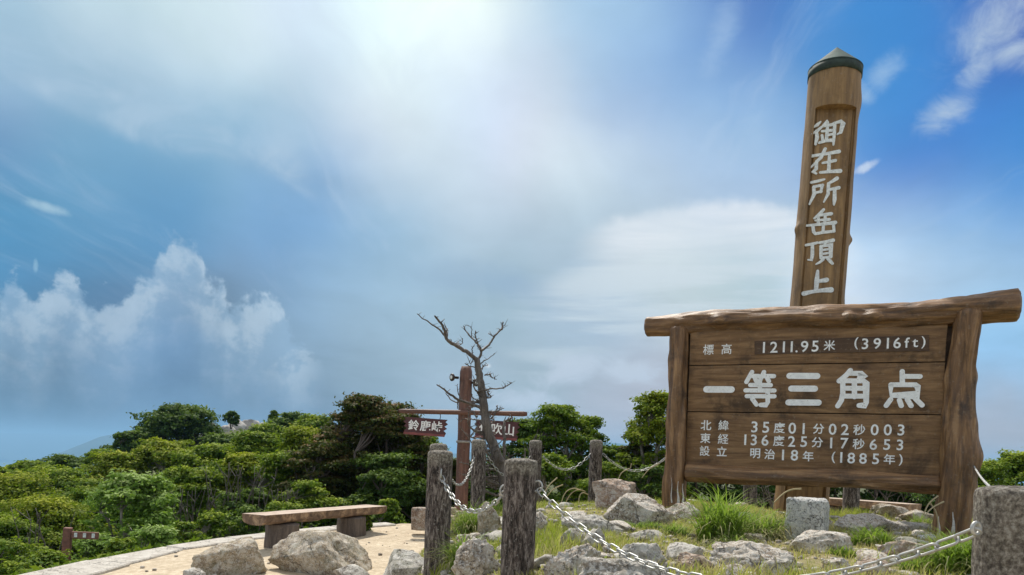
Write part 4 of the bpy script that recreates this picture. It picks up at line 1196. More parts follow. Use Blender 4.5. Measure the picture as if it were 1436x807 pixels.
chain(at(956, 640, 9.0), at(1046, 645, 9.0), 0.2, "chain hidden behind the board between two far posts", False)
# small eye bolts where the front chains are fixed
def hook(key, px, py, D, dirv, sz=0.045):
    e, t_, r = FP[key]; p = at(px, py, D); b = MB()
    pts = [p + Vector((0, 0, 1)) * sz * 0.6 * math.cos(q) + Vector(dirv).normalized() * sz * 0.5 * math.sin(q) for q in np.linspace(0, 2 * math.pi, 15)]
    b.tube([q - e.location for q in pts], 0.0055, 6, False)
    o = obj("eye_bolt", b.mesh("eye_bolt"), M_chain, e)
hook('A', 619, 664, 4.62, (0, -1, 0)); hook('B', 754, 682, 3.56, (1, -0.3, 0)); hook('C', 1369, 741, 1.9, (-1, -0.3, 0), 0.026); hook('B', 708, 688, 3.6, (-1, 0, 0))

# ------------------------------------------------------------------ signpost with hanging boards
DS = 11.3
sp = empty("signpost", at(647, 722, DS), "dark red direction signpost with a crossbar, two hanging name boards and small loudspeakers", "signpost")
def loc(px, py, D=DS, dy=0.0): return at(px, py, D) - sp.location + Vector((0, dy, 0))
def seg_log(parent, name, a, b, r0, r1, mt, seed, seg=20, ring=30, **kw):
    me = log_mesh((b - a).length, r0, r1, seg, ring, seed, **kw); return obj(name, me, mt, parent, mtx=axis_mtx(a, b))
seg_log(sp, "pole", loc(646, 735), loc(654, 514), 0.1, 0.095, M_redwood, 51, wob=0.06, bend=0.0, rnd_end=0.05)
obj("band", mesh_from("band", *lathe([(0.1, 0), (0.108, 0), (0.108, 0.035), (0.1, 0.035)], 24)), M_band, sp, loc=loc(649.5, 621))
seg_log(sp, "crossbar", loc(561, 577, DS, -0.13), loc(739, 581, DS, -0.13), 0.034, 0.04, M_redwood, 52, wob=0.06, bend=0.0)
def hang_board(cx, cy, wpx, hpx, text, y_off, ang=0):
    wd, hd = wpx / F * DS, hpx / F * DS
    c = loc(cx, cy, DS, y_off)
    jag = lambda s_: [(s_ * (wd / 2 + dx), z) for dx, z in [(0, hd / 2), (-0.03, hd * .36), (0.01, hd * .24), (-0.04, hd * .1), (-0.0, -hd * .02), (-0.05, -hd * .15), (-0.01, -hd * .27), (-0.035, -hd * .5)]]
    Rt = jag(1); Lf = jag(-1)[::-1]
    out = Rt + Lf; n = len(out)
    V = [(x, -0.02, z) for x, z in out] + [(x, 0.02, z) for x, z in out]
    Fc = [tuple(range(n))[::-1], tuple(range(n, 2 * n))] + [(i, (i + 1) % n, n + (i + 1) % n, n + i) for i in range(n)]
    M = Matrix.Translation(c) @ Matrix.Rotation(ROLL * 0.6 + R(1), 4, 'Y') @ Matrix.Rotation(R(ang), 4, 'Z')
    o = obj("name_board", mesh_from("name_board", V, Fc, False), M_maroon, sp, mtx=M)
    b = MB(); b.box(-wd * .49, wd * .46, -0.026, -0.0205, -hd * .5, -hd * .36)
    obj("rim", b.mesh("rim", False), M_maroon2, o)
    b = MB(); k = hd * 0.62
    for i, ch in enumerate(text):
        V2, F2, ext = char_mesh(ch, 0.018)
        P = V2 * (k / max(ext)) + np.array([(i - 1) * wd * 0.27, hd * 0.06])
        VV, FF = thick(P, F2, 0.004); b.add([(v[0], v[1] - 0.0205, v[2]) for v in VV], FF)
    obj("lettering", b.mesh("lettering", False), M_white, o)
    for sx in (-0.32, 0.32):
        b = MB(); x0 = sx * wd; pts = [(x0, 0, hd / 2 - 0.01), (x0 + 0.008, -0.01, hd / 2 + 0.05), (x0 - 0.005, -0.01, hd / 2 + 0.09)]
        b.tube(pts, 0.006, 6); obj("hanger", b.mesh("hanger"), M_dark, o)
hang_board(598, 599, 60, 24, "鈴鹿峠", -0.13)
hang_board(697, 603.5, 62, 26, "伊吹山", -0.13)
# loudspeakers
for (px, py, s_) in ((634, 529.5, -1), (668, 537, 1)):
    c = loc(px, py, DS, -0.06); b = MB()
    V, Fc = lathe([(0.001, -0.01), (0.045, -0.012), (0.06, 0.0), (0.055, 0.02), (0.02, 0.05), (0.02, 0.12), (0.001, 0.12)], 20)
    d_ = Vector((s_ * 0.9, -0.75, -0.05)).normalized()
    M = Matrix.Translation(c) @ (-d_).to_track_quat('Z', 'Y').to_matrix().to_4x4()
    sp_o = obj("loudspeaker", mesh_from("loudspeaker", V, Fc), M_dark, sp, mtx=M)
    b = MB(); V, Fc = lathe([(0.001, -0.016), (0.03, -0.014), (0.031, -0.009)], 16)
    obj("speaker_face", mesh_from("speaker_face", V, Fc), M_white_worn, sp_o)

# small red-brown sign by the kerb, far left
ss_ = at(91, 796, 9.2)
sg = empty("low_sign", (ss_.x, ss_.y, ss_.z - 0.1), "short reddish wooden sign with three pale marks beside the path on the left", "sign")
b = MB(); b.box(-0.045, 0.045, -0.04, 0.04, 0, 0.6); me = b.mesh("post", False); bevel_mesh(me, 0.006, 1); obj("post", me, M_signwood, sg)
b = MB(); b.box(0.048, 0.36, -0.035, -0.005, 0.47, 0.56); me = b.mesh("board", False); bevel_mesh(me, 0.006, 1); so_ = obj("board", me, M_signwood, sg)
for k in range(3):
    b = MB(); b.box(0.085 + k * 0.1, 0.12 + k * 0.1, -0.0385, -0.0355, 0.49, 0.545); obj("mark", b.mesh("mark", False), M_white_worn, so_)
sg.rotation_euler = (0, R(2), R(12))

# ------------------------------------------------------------------ benches
def bench(a, bnd, wdt, th, leg_h, label, seed, legs=(0.22, 0.78), leg_w=0.3):
    ax = (bnd - a); Lb = ax.length; mid = (a + bnd) / 2
    e = empty("bench", (mid.x, mid.y, mid.z - th - leg_h), label, "bench", rotz=math.atan2(ax.y, ax.x))
    # slab: sawn top, waney rounded underside
    nx, prof = 60, []
    V = []; Fc = []; npf = 20
    for i in range(nx + 1):
        t = i / nx; x = (t - 0.5) * Lb
        for k in range(npf):
            q = k / npf
            if q < 0.5:
                y = wdt / 2 - wdt * (q / 0.5); z = 0.0
            else:
                ang = math.pi * (q - 0.5) / 0.5
                y = -wdt / 2 * math.cos(ang); z = -th * min(1.0, math.sin(ang) ** 0.35 * 1.0)
            wv = 0.014 * noise.noise(Vector((x * 3, seed, q * 4))) + 0.006 * noise.noise(Vector((x * 14, seed, q * 14)))
            y += wv * (1 if y > 0 else -1) * (1.3 if q >= 0.5 or k == 0 else 0.6); z += wv * (0.8 if q > 0.5 else 0.08)
            if q > 0.5 and abs(t - 0.36) < 0.06: z -= 0.012
            V.append((x, y, leg_h + th + z))
    for i in range(nx):
        for k in range(npf):
            k2 = (k + 1) % npf; Fc.append((i * npf + k, i * npf + k2, (i + 1) * npf + k2, (i + 1) * npf + k))
    Fc.append(tuple(range(npf))[::-1]); Fc.append(tuple(nx * npf + k for k in range(npf)))
    me = mesh_from("seat", V, Fc, False); bm = bmesh.new(); bm.from_mesh(me); bmesh.ops.recalc_face_normals(bm, faces=bm.faces); bm.to_mesh(me); bm.free()
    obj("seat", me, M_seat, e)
    for l_ in legs:
        x = (l_ - 0.5) * Lb
        me = log_mesh(leg_h + 0.14, leg_w / 2, leg_w / 2, 32, 30, seed + l_ * 10, wob=0.12, bend=0, groove=0.09, rnd_end=0.02)
        obj("leg", me, M_bark, e, loc=(x, 0, -0.14))
    return e
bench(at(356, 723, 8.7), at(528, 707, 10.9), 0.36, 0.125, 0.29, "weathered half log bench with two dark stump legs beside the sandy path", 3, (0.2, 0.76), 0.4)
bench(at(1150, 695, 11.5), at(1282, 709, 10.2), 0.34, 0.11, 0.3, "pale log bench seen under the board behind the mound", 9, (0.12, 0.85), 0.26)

# ------------------------------------------------------------------ kerb of flat stones along the path edge
kerb = bpy.data.objects.new("kerb", None); link(kerb); setp(kerb, "edge of flat pale granite slabs between the sandy path and the thicket", kind='structure')
KP = [(-5.0, 3.4), (-4.66, 5.4), (-4.42, 6.96), (-4.2, 8.24), (-3.54, 9.82), (-2.75, 10.98), (-1.9, 11.8)]
KW = [0.5, 0.5, 0.56, 0.3, 0.26, 0.26, 0.25]
def kerb_build():
    cum = [0]
    for i in range(len(KP) - 1): cum.append(cum[-1] + math.dist(KP[i], KP[i + 1]))
    s_ = 0.0; k = 0
    while s_ < cum[-1] - 0.5:
        step = RND.uniform(0.75, 1.25)
        e_ = min(s_ + step, cum[-1])
        pp = []
        for q in (s_ + 0.012, e_ - 0.012):
            x = np.interp(q, cum, [a[0] for a in KP]); y = np.interp(q, cum, [a[1] for a in KP]); w_ = np.interp(q, cum, KW)
            x2 = np.interp(q + 0.1, cum, [a[0] for a in KP]); y2 = np.interp(q + 0.1, cum, [a[1] for a in KP])
            x1 = np.interp(q - 0.1, cum, [a[0] for a in KP]); y1 = np.interp(q - 0.1, cum, [a[1] for a in KP])
            t = Vector((x2 - x1, y2 - y1)).normalized(); n = Vector((t.y, -t.x))      # towards the path
            pp.append((Vector((x, y)) - n * 0.06, Vector((x, y)) + n * (w_ + RND.uniform(-0.03, 0.03))))
        (a0, a1), (b0, b1) = pp
        zt = 0.035 + RND.uniform(-0.006, 0.006)
        V = []
        for zz in (-0.2, zt):
            for p in (a0, a1, b1, b0): V.append((p.x, p.y, gz(p.x, p.y) * 0 + EYE - 1.45 + 0.025 * p.y + zz))
        me = mesh_from("slab", V, [(0, 1, 2, 3)[::-1], (4, 5, 6, 7), (0, 1, 5, 4), (1, 2, 6, 5), (2, 3, 7, 6), (3, 0, 4, 7)], False)
        bm = bmesh.new(); bm.from_mesh(me); bmesh.ops.recalc_face_normals(bm, faces=bm.faces)
        bmesh.ops.bevel(bm, geom=list(bm.edges), offset=0.012, segments=1, affect='EDGES'); bm.to_mesh(me); bm.free()
        obj("slab", me, M_pale if False else M_kerb, kerb)
        s_ = e_; k += 1
M_kerb = rock_mat("kerb_granite", (0.42, 0.38, 0.33), (0.52, 0.48, 0.42), (0.62, 0.58, 0.52), 0.12, 0.0, 1.5)
kerb_build()

# ------------------------------------------------------------------ trees
def leaves_mesh(P, Nn, size, tint, name, aspect=0.5):
    """diamond leaves with centres P, normals Nn"""
    n = len(P)
    u = np.cross(Nn, NP.normal(size=(n, 3))); u /= np.linalg.norm(u, axis=1, keepdims=True) + 1e-9
    v = np.cross(Nn, u); v /= np.linalg.norm(v, axis=1, keepdims=True) + 1e-9
    s_ = size[:, None]
    V = np.stack([P - u * s_, P - v * s_ * aspect + Nn * s_ * 0.12, P + u * s_, P + v * s_ * aspect + Nn * s_ * 0.12], 1).reshape(-1, 3)
    Q = np.arange(4 * n).reshape(-1, 4)
    me = mesh_np(name, V, Q)
    a = me.attributes.new('tint', 'FLOAT', 'POINT'); a.data.foreach_set('value', np.repeat(tint, 4).astype(np.float32))
    return me
def tree(px, ytop, D, wpx, kind, label, group=None, name="tree", nleaf=None, flat=0.42, H=None, stems=None, leaf=None, cat="tree", full=0.75, dens=1.0, trunk_vis=1.0):
    top = at(px, ytop, D); g = gz(top.x, top.y)
    Ht = max(0.8, top.z - g) if H is None else H
    Wd = wpx / F * D
    e = empty(name, (top.x, top.y, top.z - Ht), label, cat, group)
    rr = np.random.default_rng(int(px * 13 + ytop * 7 + D * 101) % 2**31)
    a = Wd / 2
    if kind == 'red': flat = 0.27
    elif name == 'tree': flat = 0.34 + 0.3 * ((px * 7 + ytop * 3) % 10) / 10
    crown_h = Ht * min(1.0, full + 0.2)
    a *= 1.2
    npad = int(np.clip((26 + 16 * a) * max(1.0, 0.75 * Ht / a), 30, 90) * (1.35 if kind == 'red' else 1))
    pads = []
    for i in range(npad):
        # pad centres through a domed envelope, mostly near its surface
        th = rr.uniform(0, 2 * math.pi); q = rr.uniform(0, 1) ** 0.4
        hgt = 1 - 0.94 * rr.uniform(0, 1) ** 1.25
        env = math.sqrt(max(0.04, 1 - max(0.0, (hgt - 0.25) / 0.77) ** 2.0)) * (0.82 + 0.18 * min(1, hgt / 0.3))
        pr = min(a, Ht * 1.1) * rr.uniform(0.2 if kind == 'red' else 0.14, 0.37)
        rad = max(0.0, a * env * q - pr * 0.35)
        z = Ht - crown_h + crown_h * hgt
        z = min(z, Ht - pr * flat * 0.6)
        pads.append((rad * math.cos(th), rad * math.sin(th) * 0.9, z, pr))
    pads.append((rr.uniform(-.15, .15) * a, 0, Ht - a * 0.2 * flat * 0.8, a * 0.22))
    ls = leaf if leaf else max(0.026, 0.0024 * D)
    area = sum(p[3] ** 2 for p in pads)
    if kind == 'red': dens *= 1.5
    if nleaf is None: nleaf = int(np.clip(area * 6.0 / (ls * ls) * dens, 4000, 30000 if kind == 'red' else 24000))
    P = []; N_ = []; T = []
    for (x, y, z, pr) in pads:
        m_ = max(30, int(nleaf * pr * pr / area))
        d = rr.normal(size=(m_, 3)); d /= np.linalg.norm(d, axis=1, keepdims=True)
        d[:, 2] = np.where(rr.random(m_) < 0.72, np.abs(d[:, 2]), d[:, 2])
        rad = pr * (0.62 + 0.45 * rr.random(m_) ** 0.7)
        lump = 1 + 0.28 * np.sin(d[:, 0] * 7 + x * 5) * np.sin(d[:, 1] * 7 + y * 3 + z * 4)
        rad = rad * np.where(rr.random(m_) < 0.07, rr.uniform(1.0, 1.5, m_), 1.0)
        q = d * (rad * lump)[:, None]; q[:, 2] *= flat
        q[:, 2] += q[:, 0] * rr.uniform(-.3, .3) + q[:, 1] * rr.uniform(-.3, .3)
        P.append(q + np.array([x, y, z]))
        nn = d * np.array([0.5, 0.5, 1.0]) + rr.normal(size=(m_, 3)) * 0.45 + np.array([0, 0, 0.45])
        N_.append(nn / np.linalg.norm(nn, axis=1, keepdims=True))
        up = np.clip(d[:, 2], 0, 1) * np.clip((z / Ht - 0.45) * 2, 0, 1)  # sunlit look put into leaf colour on pad tops; bronze shoots on red kind
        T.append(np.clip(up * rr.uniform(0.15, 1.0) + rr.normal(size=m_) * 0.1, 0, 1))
    P = np.concatenate(P); N_ = np.concatenate(N_); T = np.concatenate(T)
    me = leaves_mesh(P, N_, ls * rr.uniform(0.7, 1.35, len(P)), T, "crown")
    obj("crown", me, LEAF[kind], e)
    # stems
    b = MB(); ns = stems if stems else int(np.clip(3 + a * 1.5, 3, 7))
    fork = []
    for i in range(ns):
        th = 2 * math.pi * i / ns + rr.uniform(-.4, .4); r0 = 0.018 * Ht + 0.012
        base = Vector((0.08 * a * math.cos(th), 0.08 * a * math.sin(th), -0.25))
        tgt = Vector((a * 0.5 * math.cos(th), a * 0.45 * math.sin(th), Ht * rr.uniform(0.5, 0.72)))
        pts = []
        for k in range(7):
            t = k / 6
            p = base.lerp(tgt, t) + Vector((rr.normal() * 0.04, rr.normal() * 0.04, 0)) * a * (1 if 0 < k < 6 else 0); p.z = base.z + (tgt.z - base.z) * t ** 0.8
            pts.append(p)
        b.tube(pts, [r0 * (1 - 0.55 * k / 6) for k in range(7)], 6)
        fork += [(pts[k], r0 * (1 - 0.55 * k / 6)) for k in (3, 4, 5, 6)]
    for (x, y, z, pr) in pads:
        tp = Vector((x, y, z)); best = min(fork, key=lambda f_: (f_[0] - tp).length + (3 if f_[0].z > tp.z else 0))
        mid = best[0].lerp(tp, 0.5) + Vector((0, 0, -0.05 * a)) + Vector((rr.normal(), rr.normal(), 0)) * 0.04 * a
        b.tube([best[0], mid, tp], [best[1] * 0.7, best[1] * 0.5, best[1] * 0.25], 5, False)
        for _ in range(2):
            q = tp + Vector((rr.normal(), rr.normal(), 0)) * pr * 0.45
            b.tube([tp.lerp(mid, 0.4), q], [best[1] * 0.3, best[1] * 0.1], 4, False)
    obj("trunk", b.mesh("trunk"), M_bark if kind in ("red", "dark") else M_trunk, e)
    return e
G1, G2, G3 = "trees of the thicket on the left", "trees behind the mound", "trees on the far ridge"
TL = [
 # far ridge
 (258, 574, 46, 96, 'dark', "round dark green tree standing highest on the left ridge", G3),
 (214, 593, 44, 50, 'dark', "small dark tree left of the round dark tree on the ridge", G3),
 (182, 606, 40, 56, 'dark', "blue green tree at the crest where the ridge starts to drop", G3),
 (142, 632, 38, 56, 'green', "low tree on the ridge slope above the distant mountain foot", G3),
 (92, 641, 37, 70, 'dark', "dark tree below the distant mountain on the left", G3),
 (40, 650, 35, 80, 'green', "green tree at the ridge line near the left edge", G3),
 (-12, 656, 33, 90, 'green', "green tree cut by the left edge on the ridge line", G3),
 (405, 581, 44, 62, 'dark', "dark tree right of the rock outcrop on the ridge", G3),
 (440, 586, 40, 70, 'green', "green tree on the ridge left of the bronze tipped tree", G3),
 (372, 598, 38, 76, 'green', "green tree just in front of the rock outcrop", G3),
 (318, 612, 36, 80, 'dark', "dark low tree below the rock outcrop", G3),
 (384, 577, 50, 12, 'dark', "tiny lone bush growing on top of the rock outcrop", G3),
 (325, 578, 51, 18, 'dark', "little pointed bush on the left part of the rock outcrop", G3),
 # middle row
 (10, 672, 21, 150, 'yellow', "yellow green tree at the left edge of the thicket", G1),
 (88, 662, 23, 120, 'green', "green tree with stepped layers on the left slope", G1),
 (165, 640, 25, 100, 'yellow', "bronze and yellow green tree behind the pale bush", G1),
 (232, 622, 26, 120, 'yellow', "bright yellow green tree below the round dark tree", G1),
 (300, 628, 22, 110, 'green', "mid green tree above the bare grey stems", G1),
 (362, 612, 21, 112, 'green', "broad green tree in the middle of the thicket", G1),
 (428, 604, 20, 100, 'yellow', "light green tree left of the bronze tipped tree", G1),
 # front row
 (340, 640, 16, 100, 'yellow', "yellow green tree leaning over bare grey stems", G1),
 (398, 640, 14.6, 110, 'green', "green tree behind the left end of the bench", G1),
 (455, 625, 14.2, 110, 'red', "bronze green tree right behind the bench", G1),
 (512, 561, 14.6, 120, 'red', "tall dark tree with bronze shoots left of the signpost", G1),
 (545, 568, 15.6, 110, 'red', "dark tree filling the gap behind the left hanging board", G1),
 (470, 600, 15.8, 90, 'red', "bronze topped tree at the left shoulder of the tall dark tree", G1),
 (600, 612, 16.5, 80, 'green', "green tree just behind the signpost", G1),
 (570, 585, 14.8, 80, 'red', "dark green side of the thicket just left of the signpost", G1),
 (270, 660, 15.5, 120, 'green', "green tree behind the pale bush with bare stems beneath", G1),
 (60, 705, 15, 170, 'yellow', "low spreading yellow green tree above the small sign", G1),
 (0, 730, 13, 150, 'green', "dark green bush in the bottom left corner", G1),
 (130, 690, 17, 130, 'green', "deep green tree left of the pale bush", G1),
 (432, 678, 13.0, 90, 'green', "rounded green bush rising just behind the bench", G1),
 (350, 690, 13.6, 100, 'dark', "dark bush behind the left end of the bench", G1),
 (540, 640, 13.6, 110, 'dark', "shaded lower bush between bench and signpost", G1),
 # behind the mound
 (784, 571, 14.5, 118, 'green', "bushy green tree right of the hanging boards", G2),
 (738, 592, 15.5, 90, 'dark', "dark tree partly behind the right hanging board", G2),
 (826, 588, 15.0, 70, 'green', "right shoulder of green trees above the lone post", G2),
 (868, 628, 14.5, 80, 'green', "low green bush under the hazy blue ridge", G2),
 (905, 640, 13.5, 80, 'dark', "low dark bush left of the board's left post", G2),
 (775, 640, 12.4, 90, 'green', "green bush behind the chain, between two far posts", G2),
 (700, 640, 13.5, 80, 'dark', "low dark bush behind the dead tree", G2),
 (640, 648, 14.5, 90, 'red', "low bush behind the signpost foot", G2),
 (928, 556, 13.0, 100, 'yellow', "tall yellow green tree with bronze top against the board's left post", G2),
 (895, 600, 13.6, 60, 'red', "bronze tipped tree crowding the left side of the tall yellow green tree", G2),
 (855, 652, 12.2, 80, 'green', "low bush behind the brown angular rock", G2),
 (915, 655, 12.0, 80, 'dark', "dark low bush beside the board's left post", G2),
 (730, 655, 12.6, 70, 'dark', "shaded bush between the dead tree and the far posts", G2),
 (1000, 600, 13.5, 120, 'dark', "dark tree hidden behind the left half of the board", G2),
 (1100, 600, 13.8, 130, 'dark', "dark tree hidden behind the middle of the board", G2),
 (1200, 610, 13.5, 130, 'dark', "dark tree hidden behind the right half of the board", G2),
 (1290, 620, 13.0, 130, 'dark', "dark tree behind the right end of the far bench", G2),
 (1385, 650, 12.0, 110, 'green', "green tree right of the board above the nearest post", G2),
 (1440, 641, 12.5, 120, 'green', "green tree cut by the right edge", G2),
]
for (px, yt, D, wp, kd, lb, gr) in TL:
    small = wp < 25
    tree(px, yt, D, wp, kd, lb, gr, H=0.9 if small else None, nleaf=350 if small else None, full=0.85 if D < 17 else 0.75)
tree(188, 671, 11.8, 140, 'pale', "pale lush broad leaved bush standing out before the dark thicket", None, "bush", leaf=0.042, flat=0.42, cat="bush", full=0.95, nleaf=9000)
for k, (px, yt, D, wp, lb) in enumerate([(135, 752, 9.9, 70, "small pale flowering bush behind the low red sign"), (218, 742, 10.0, 80, "low leafy bush at the kerb below the pale bush"),
        (300, 722, 11.2, 70, "low green bush at the kerb left of the bench"), (72, 776, 8.4, 80, "leafy ground bush at the foot of the low red sign"), (545, 702, 12.4, 44, "small bright bush at the kerb right of the bench"),
        (512, 716, 10.9, 24, "tiny shrub growing against the right bench leg"), (14, 762, 9.0, 120, "shaded bush at the bottom left corner by the path edge"),
        (345, 712, 11.6, 76, "dark leafy bush behind the left end of the bench by the kerb"), (400, 708, 12.2, 80, "green bush behind the near bench leg"),
        (455, 700, 12.8, 80, "green bush behind the middle of the bench"), (505, 696, 13.0, 70, "dark bush behind the far end of the bench"), (262, 735, 10.8, 60, "low bush between pale bush and boulders at the kerb"),
        (175, 758, 9.4, 60, "low bright bush where the wide kerb slab ends"), (25, 792, 7.8, 90, "leafy bush cut by the bottom left corner")]):
    tree(px, yt, D, wp, 'pale' if k in (0, 1) else ('dark' if k in (7, 10) else 'green'), lb, "low bushes along the kerb", "bush", leaf=0.03, flat=0.6, cat="bush", full=1.0, nleaf=2600)

# bare grey stems under the canopy
def bare_stems(px, D, wpx, hpx, base_y, label, seed, n=16):
    p = at(px, base_y, D); g = gz(p.x, p.y)
    e = empty("bare_shrub", (p.x, p.y, min(g, p.z)), label, "shrub", "bare grey shrubs under the thicket")
    r = random.Random(seed); b = MB(); Hh = hpx / F * D + (p.z - min(g, p.z)); Ww = wpx / F * D
    for i in range(n):
        x0 = r.uniform(-.3, .3) * Ww; th = r.uniform(-1, 1); pts = []
        for k in range(8):
            t = k / 7
            pts.append((x0 + th * Ww * 0.5 * t ** 1.3 + r.gauss(0, .02) * Ww, r.gauss(0, .03) * Ww + r.uniform(-.3, .3) * 0, Hh * t * r.uniform(0.94, 1.0)))
        b.tube(pts, [0.017 * (1 - 0.8 * k / 7) for k in range(8)], 5)
        for _ in range(4):
            k = r.randrange(2, 7); q = Vector(pts[k])
            b.tube([q, q + Vector((r.gauss(0, .12), r.gauss(0, .05), r.uniform(.05, .22)))], [0.008, 0.003], 4, False)
    obj("stems", b.mesh("stems"), M_deadwood, e)
bare_stems(325, 13.2, 90, 95, 742, "bare tangled grey stems under the trees left of the bench", 1, 15)
bare_stems(265, 13.0, 50, 70, 752, "thin bare stems right of the pale bush", 2, 8)
bare_stems(60, 12.5, 70, 60, 770, "leaning bare stems in the shade above the low sign", 3, 6)
bare_stems(395, 12.6, 50, 50, 735, "short bare stems just behind the bench", 4, 10)
bare_stems(1240, 12.4, 120, 26, 700, "bare shaded stems behind the far bench", 5, 12)
bare_stems(1080, 12.0, 60, 30, 700, "pale bare stems seen under the board", 6, 8)

# undergrowth: low leaves over the ground outside the kerb
def undergrowth():
    n = 90000
    D = 6.5 + 24 * NP.random(n) ** 1.4; pxx = NP.uniform(-120, 1560, n)
    X_ = (pxx - 718) / F * D; Y_ = D
    dp = sdf(PLAT, X_, Y_)
    ok = dp > 0.12; X_, Y_, dp = X_[ok], Y_[ok], dp[ok]
    hgt = (0.12 + 0.5 * sm(dp, 0.2, 2.5)) * (0.6 + 0.5 * wave(X_, Y_, 77, 3.0))
    Z_ = ground(X_, Y_) + NP.uniform(0, 1, len(X_)) ** 0.6 * np.clip(hgt, 0.03, 1)
    P = np.stack([X_, Y_, Z_], -1)
    N_ = NP.normal(size=P.shape) * 0.5 + np.array([0, 0, 0.8]); N_ /= np.linalg.norm(N_, axis=1, keepdims=True)
    me = leaves_mesh(P, N_, NP.uniform(0.02, 0.045, len(P)) * (1 + Y_ / 30), NP.uniform(0, 0.5, len(P)), "undergrowth")
    o = obj("undergrowth", me, LEAF['green']); setp(o, "low leafy undergrowth covering the ground under the trees", "undergrowth", kind='stuff')
undergrowth()

# ------------------------------------------------------------------ dead tree
def dead_tree():
    DT = 8.2
    def c3(x, y, d=0.0): return at(550 + x / 3.509, 430 + y / 3.509, DT + d)
    base = c3(560, 960); gb = gz(base.x, base.y)
    e = empty("dead_tree", (base.x, base.y, gb), "leafless grey dead tree with twisted branches beside the signpost", "tree")
    def br(b, pts, r0, r1, n=8, dd=0.0):
        P = [c3(q[0], q[1], dd * i / max(1, len(pts) - 1)) - e.location for i, q in enumerate(pts)]
        # smooth by midpoint refinement with slight kinks
        for _ in range(2):
            Q = [P[0]]
            for i in range(len(P) - 1):
                Q += [P[i] * 0.75 + P[i + 1] * 0.25, P[i] * 0.25 + P[i + 1] * 0.75]
            Q.append(P[-1]); P = Q
        P = [p + Vector((RND.gauss(0, .004), RND.gauss(0, .01), RND.gauss(0, .004))) for p in P]
        m_ = len(P)
        b.tube(P, [r0 + (r1 - r0) * i / (m_ - 1) for i in range(m_)], n)
        if r1 < 0.012:
            for i in range(1, m_ - 1, 2):
                if True:
                    L = RND.uniform(.02, .08); b.tube([P[i], P[i] + Vector((RND.gauss(0, 1), RND.gauss(0, .6), RND.uniform(.2, 1.2))).normalized() * L], [r1 * 0.9, r1 * 0.35], 5)
    b = MB()
    br(b, [(575, 990), (545, 800), (500, 700), (465, 600), (452, 500), (440, 400), (425, 320), (415, 260)], 0.07, 0.03, 12)
    obj("trunk", b.mesh("trunk"), M_deadwood, e)
    BRS = [
     ([(418, 265), (375, 225), (310, 190), (265, 165), (262, 120), (235, 75), (210, 45)], .026, .009, -.3),
     ([(262, 145), (215, 95), (170, 70), (122, 35)], .012, .004, -.1), ([(268, 155), (272, 115), (262, 95)], .014, .006, .1),
     ([(320, 195), (345, 180), (348, 155)], .008, .003, .1), ([(290, 178), (318, 182), (325, 170)], .007, .003, .1),
     ([(425, 265), (440, 215), (420, 180), (385, 150), (362, 118), (350, 95)], .016, .004, .2), ([(420, 180), (410, 150), (412, 122)], .009, .006, 0), ([(385, 150), (398, 115), (372, 90)], .006, .003, 0),
     ([(438, 218), (480, 185), (500, 145), (538, 112), (546, 76)], .015, .006, .3), ([(538, 112), (548, 95), (558, 84)], .007, .004, 0), ([(500, 148), (475, 132)], .007, .004, 0),
     ([(428, 300), (440, 270), (470, 262), (505, 230)], .008, .003, .1), ([(433, 315), (450, 290), (475, 285)], .006, .003, .1),
     ([(402, 252), (385, 285), (372, 250)], .007, .003, -.1), ([(415, 300), (380, 295), (358, 280)], .008, .004, -.1), ([(395, 240), (392, 205), (400, 195)], .007, .004, 0), ([(440, 215), (425, 205), (418, 190)], .007, .004, 0),
     ([(448, 505), (390, 480), (330, 460), (280, 430), (250, 400), (222, 385)], .02, .006, -.3), ([(335, 462), (300, 472), (265, 425)], .01, .004, 0), ([(345, 465), (325, 430), (322, 380)], .008, .003, 0), ([(325, 462), (320, 480), (322, 500)], .008, .004, 0),
     ([(442, 445), (415, 420), (398, 395), (402, 360)], .012, .004, -.1), ([(455, 440), (470, 450), (476, 430), (462, 422)], .008, .005, .05), ([(430, 470), (395, 450), (390, 420)], .01, .005, 0),
     ([(448, 630), (395, 605), (372, 580), (375, 520)], .014, .006, -.2), ([(460, 570), (495, 545), (510, 515), (518, 488)], .01, .006, .1),
     ([(548, 800), (552, 700), (545, 570), (570, 555), (592, 545)], .022, .008, .2), ([(540, 790), (480, 740), (440, 690), (400, 640)], .02, .008, -.2),
     ([(520, 760), (430, 800), (350, 770), (330, 765)], .012, .004, -.1), ([(560, 900), (480, 860), (420, 820), (410, 760)], .02, .006, -.2), ([(565, 860), (620, 800), (650, 760), (655, 700)], .018, .005, .1),
     ([(570, 920), (500, 930), (440, 900), (420, 940), (400, 1030)], .018, .006, -.2), ([(560, 880), (640, 850), (690, 880)], .015, .005, 0), ([(415, 540), (400, 520), (360, 500)], .01, .004, -.1),
    ]
    for k in range(46):       # tangle of dead twigs round the lower trunk
        x, y = 440 + RND.uniform(-60, 110), RND.uniform(330, 900); q = [(x, y)]
        dx, dy = RND.uniform(-1, 1), RND.uniform(-1, 0.6)
        for _ in range(4): dx += RND.uniform(-.7, .7); dy += RND.uniform(-.6, .5); x += dx * 16; y += dy * 16; q.append((x, y))
        t0 = 452 + max(0, q[0][1] - 500) * 0.24 + (q[0][0] - 452) * 0.1
        BRS.append(([(t0, q[0][1] + 8)] + q, .009, .0035, RND.uniform(-.25, .25)))
    for pts, r0, r1, dd in BRS:
        b = MB(); br(b, pts, r0, r1, 7, dd); obj("branch", b.mesh("branch"), M_deadwood, e)
dead_tree()

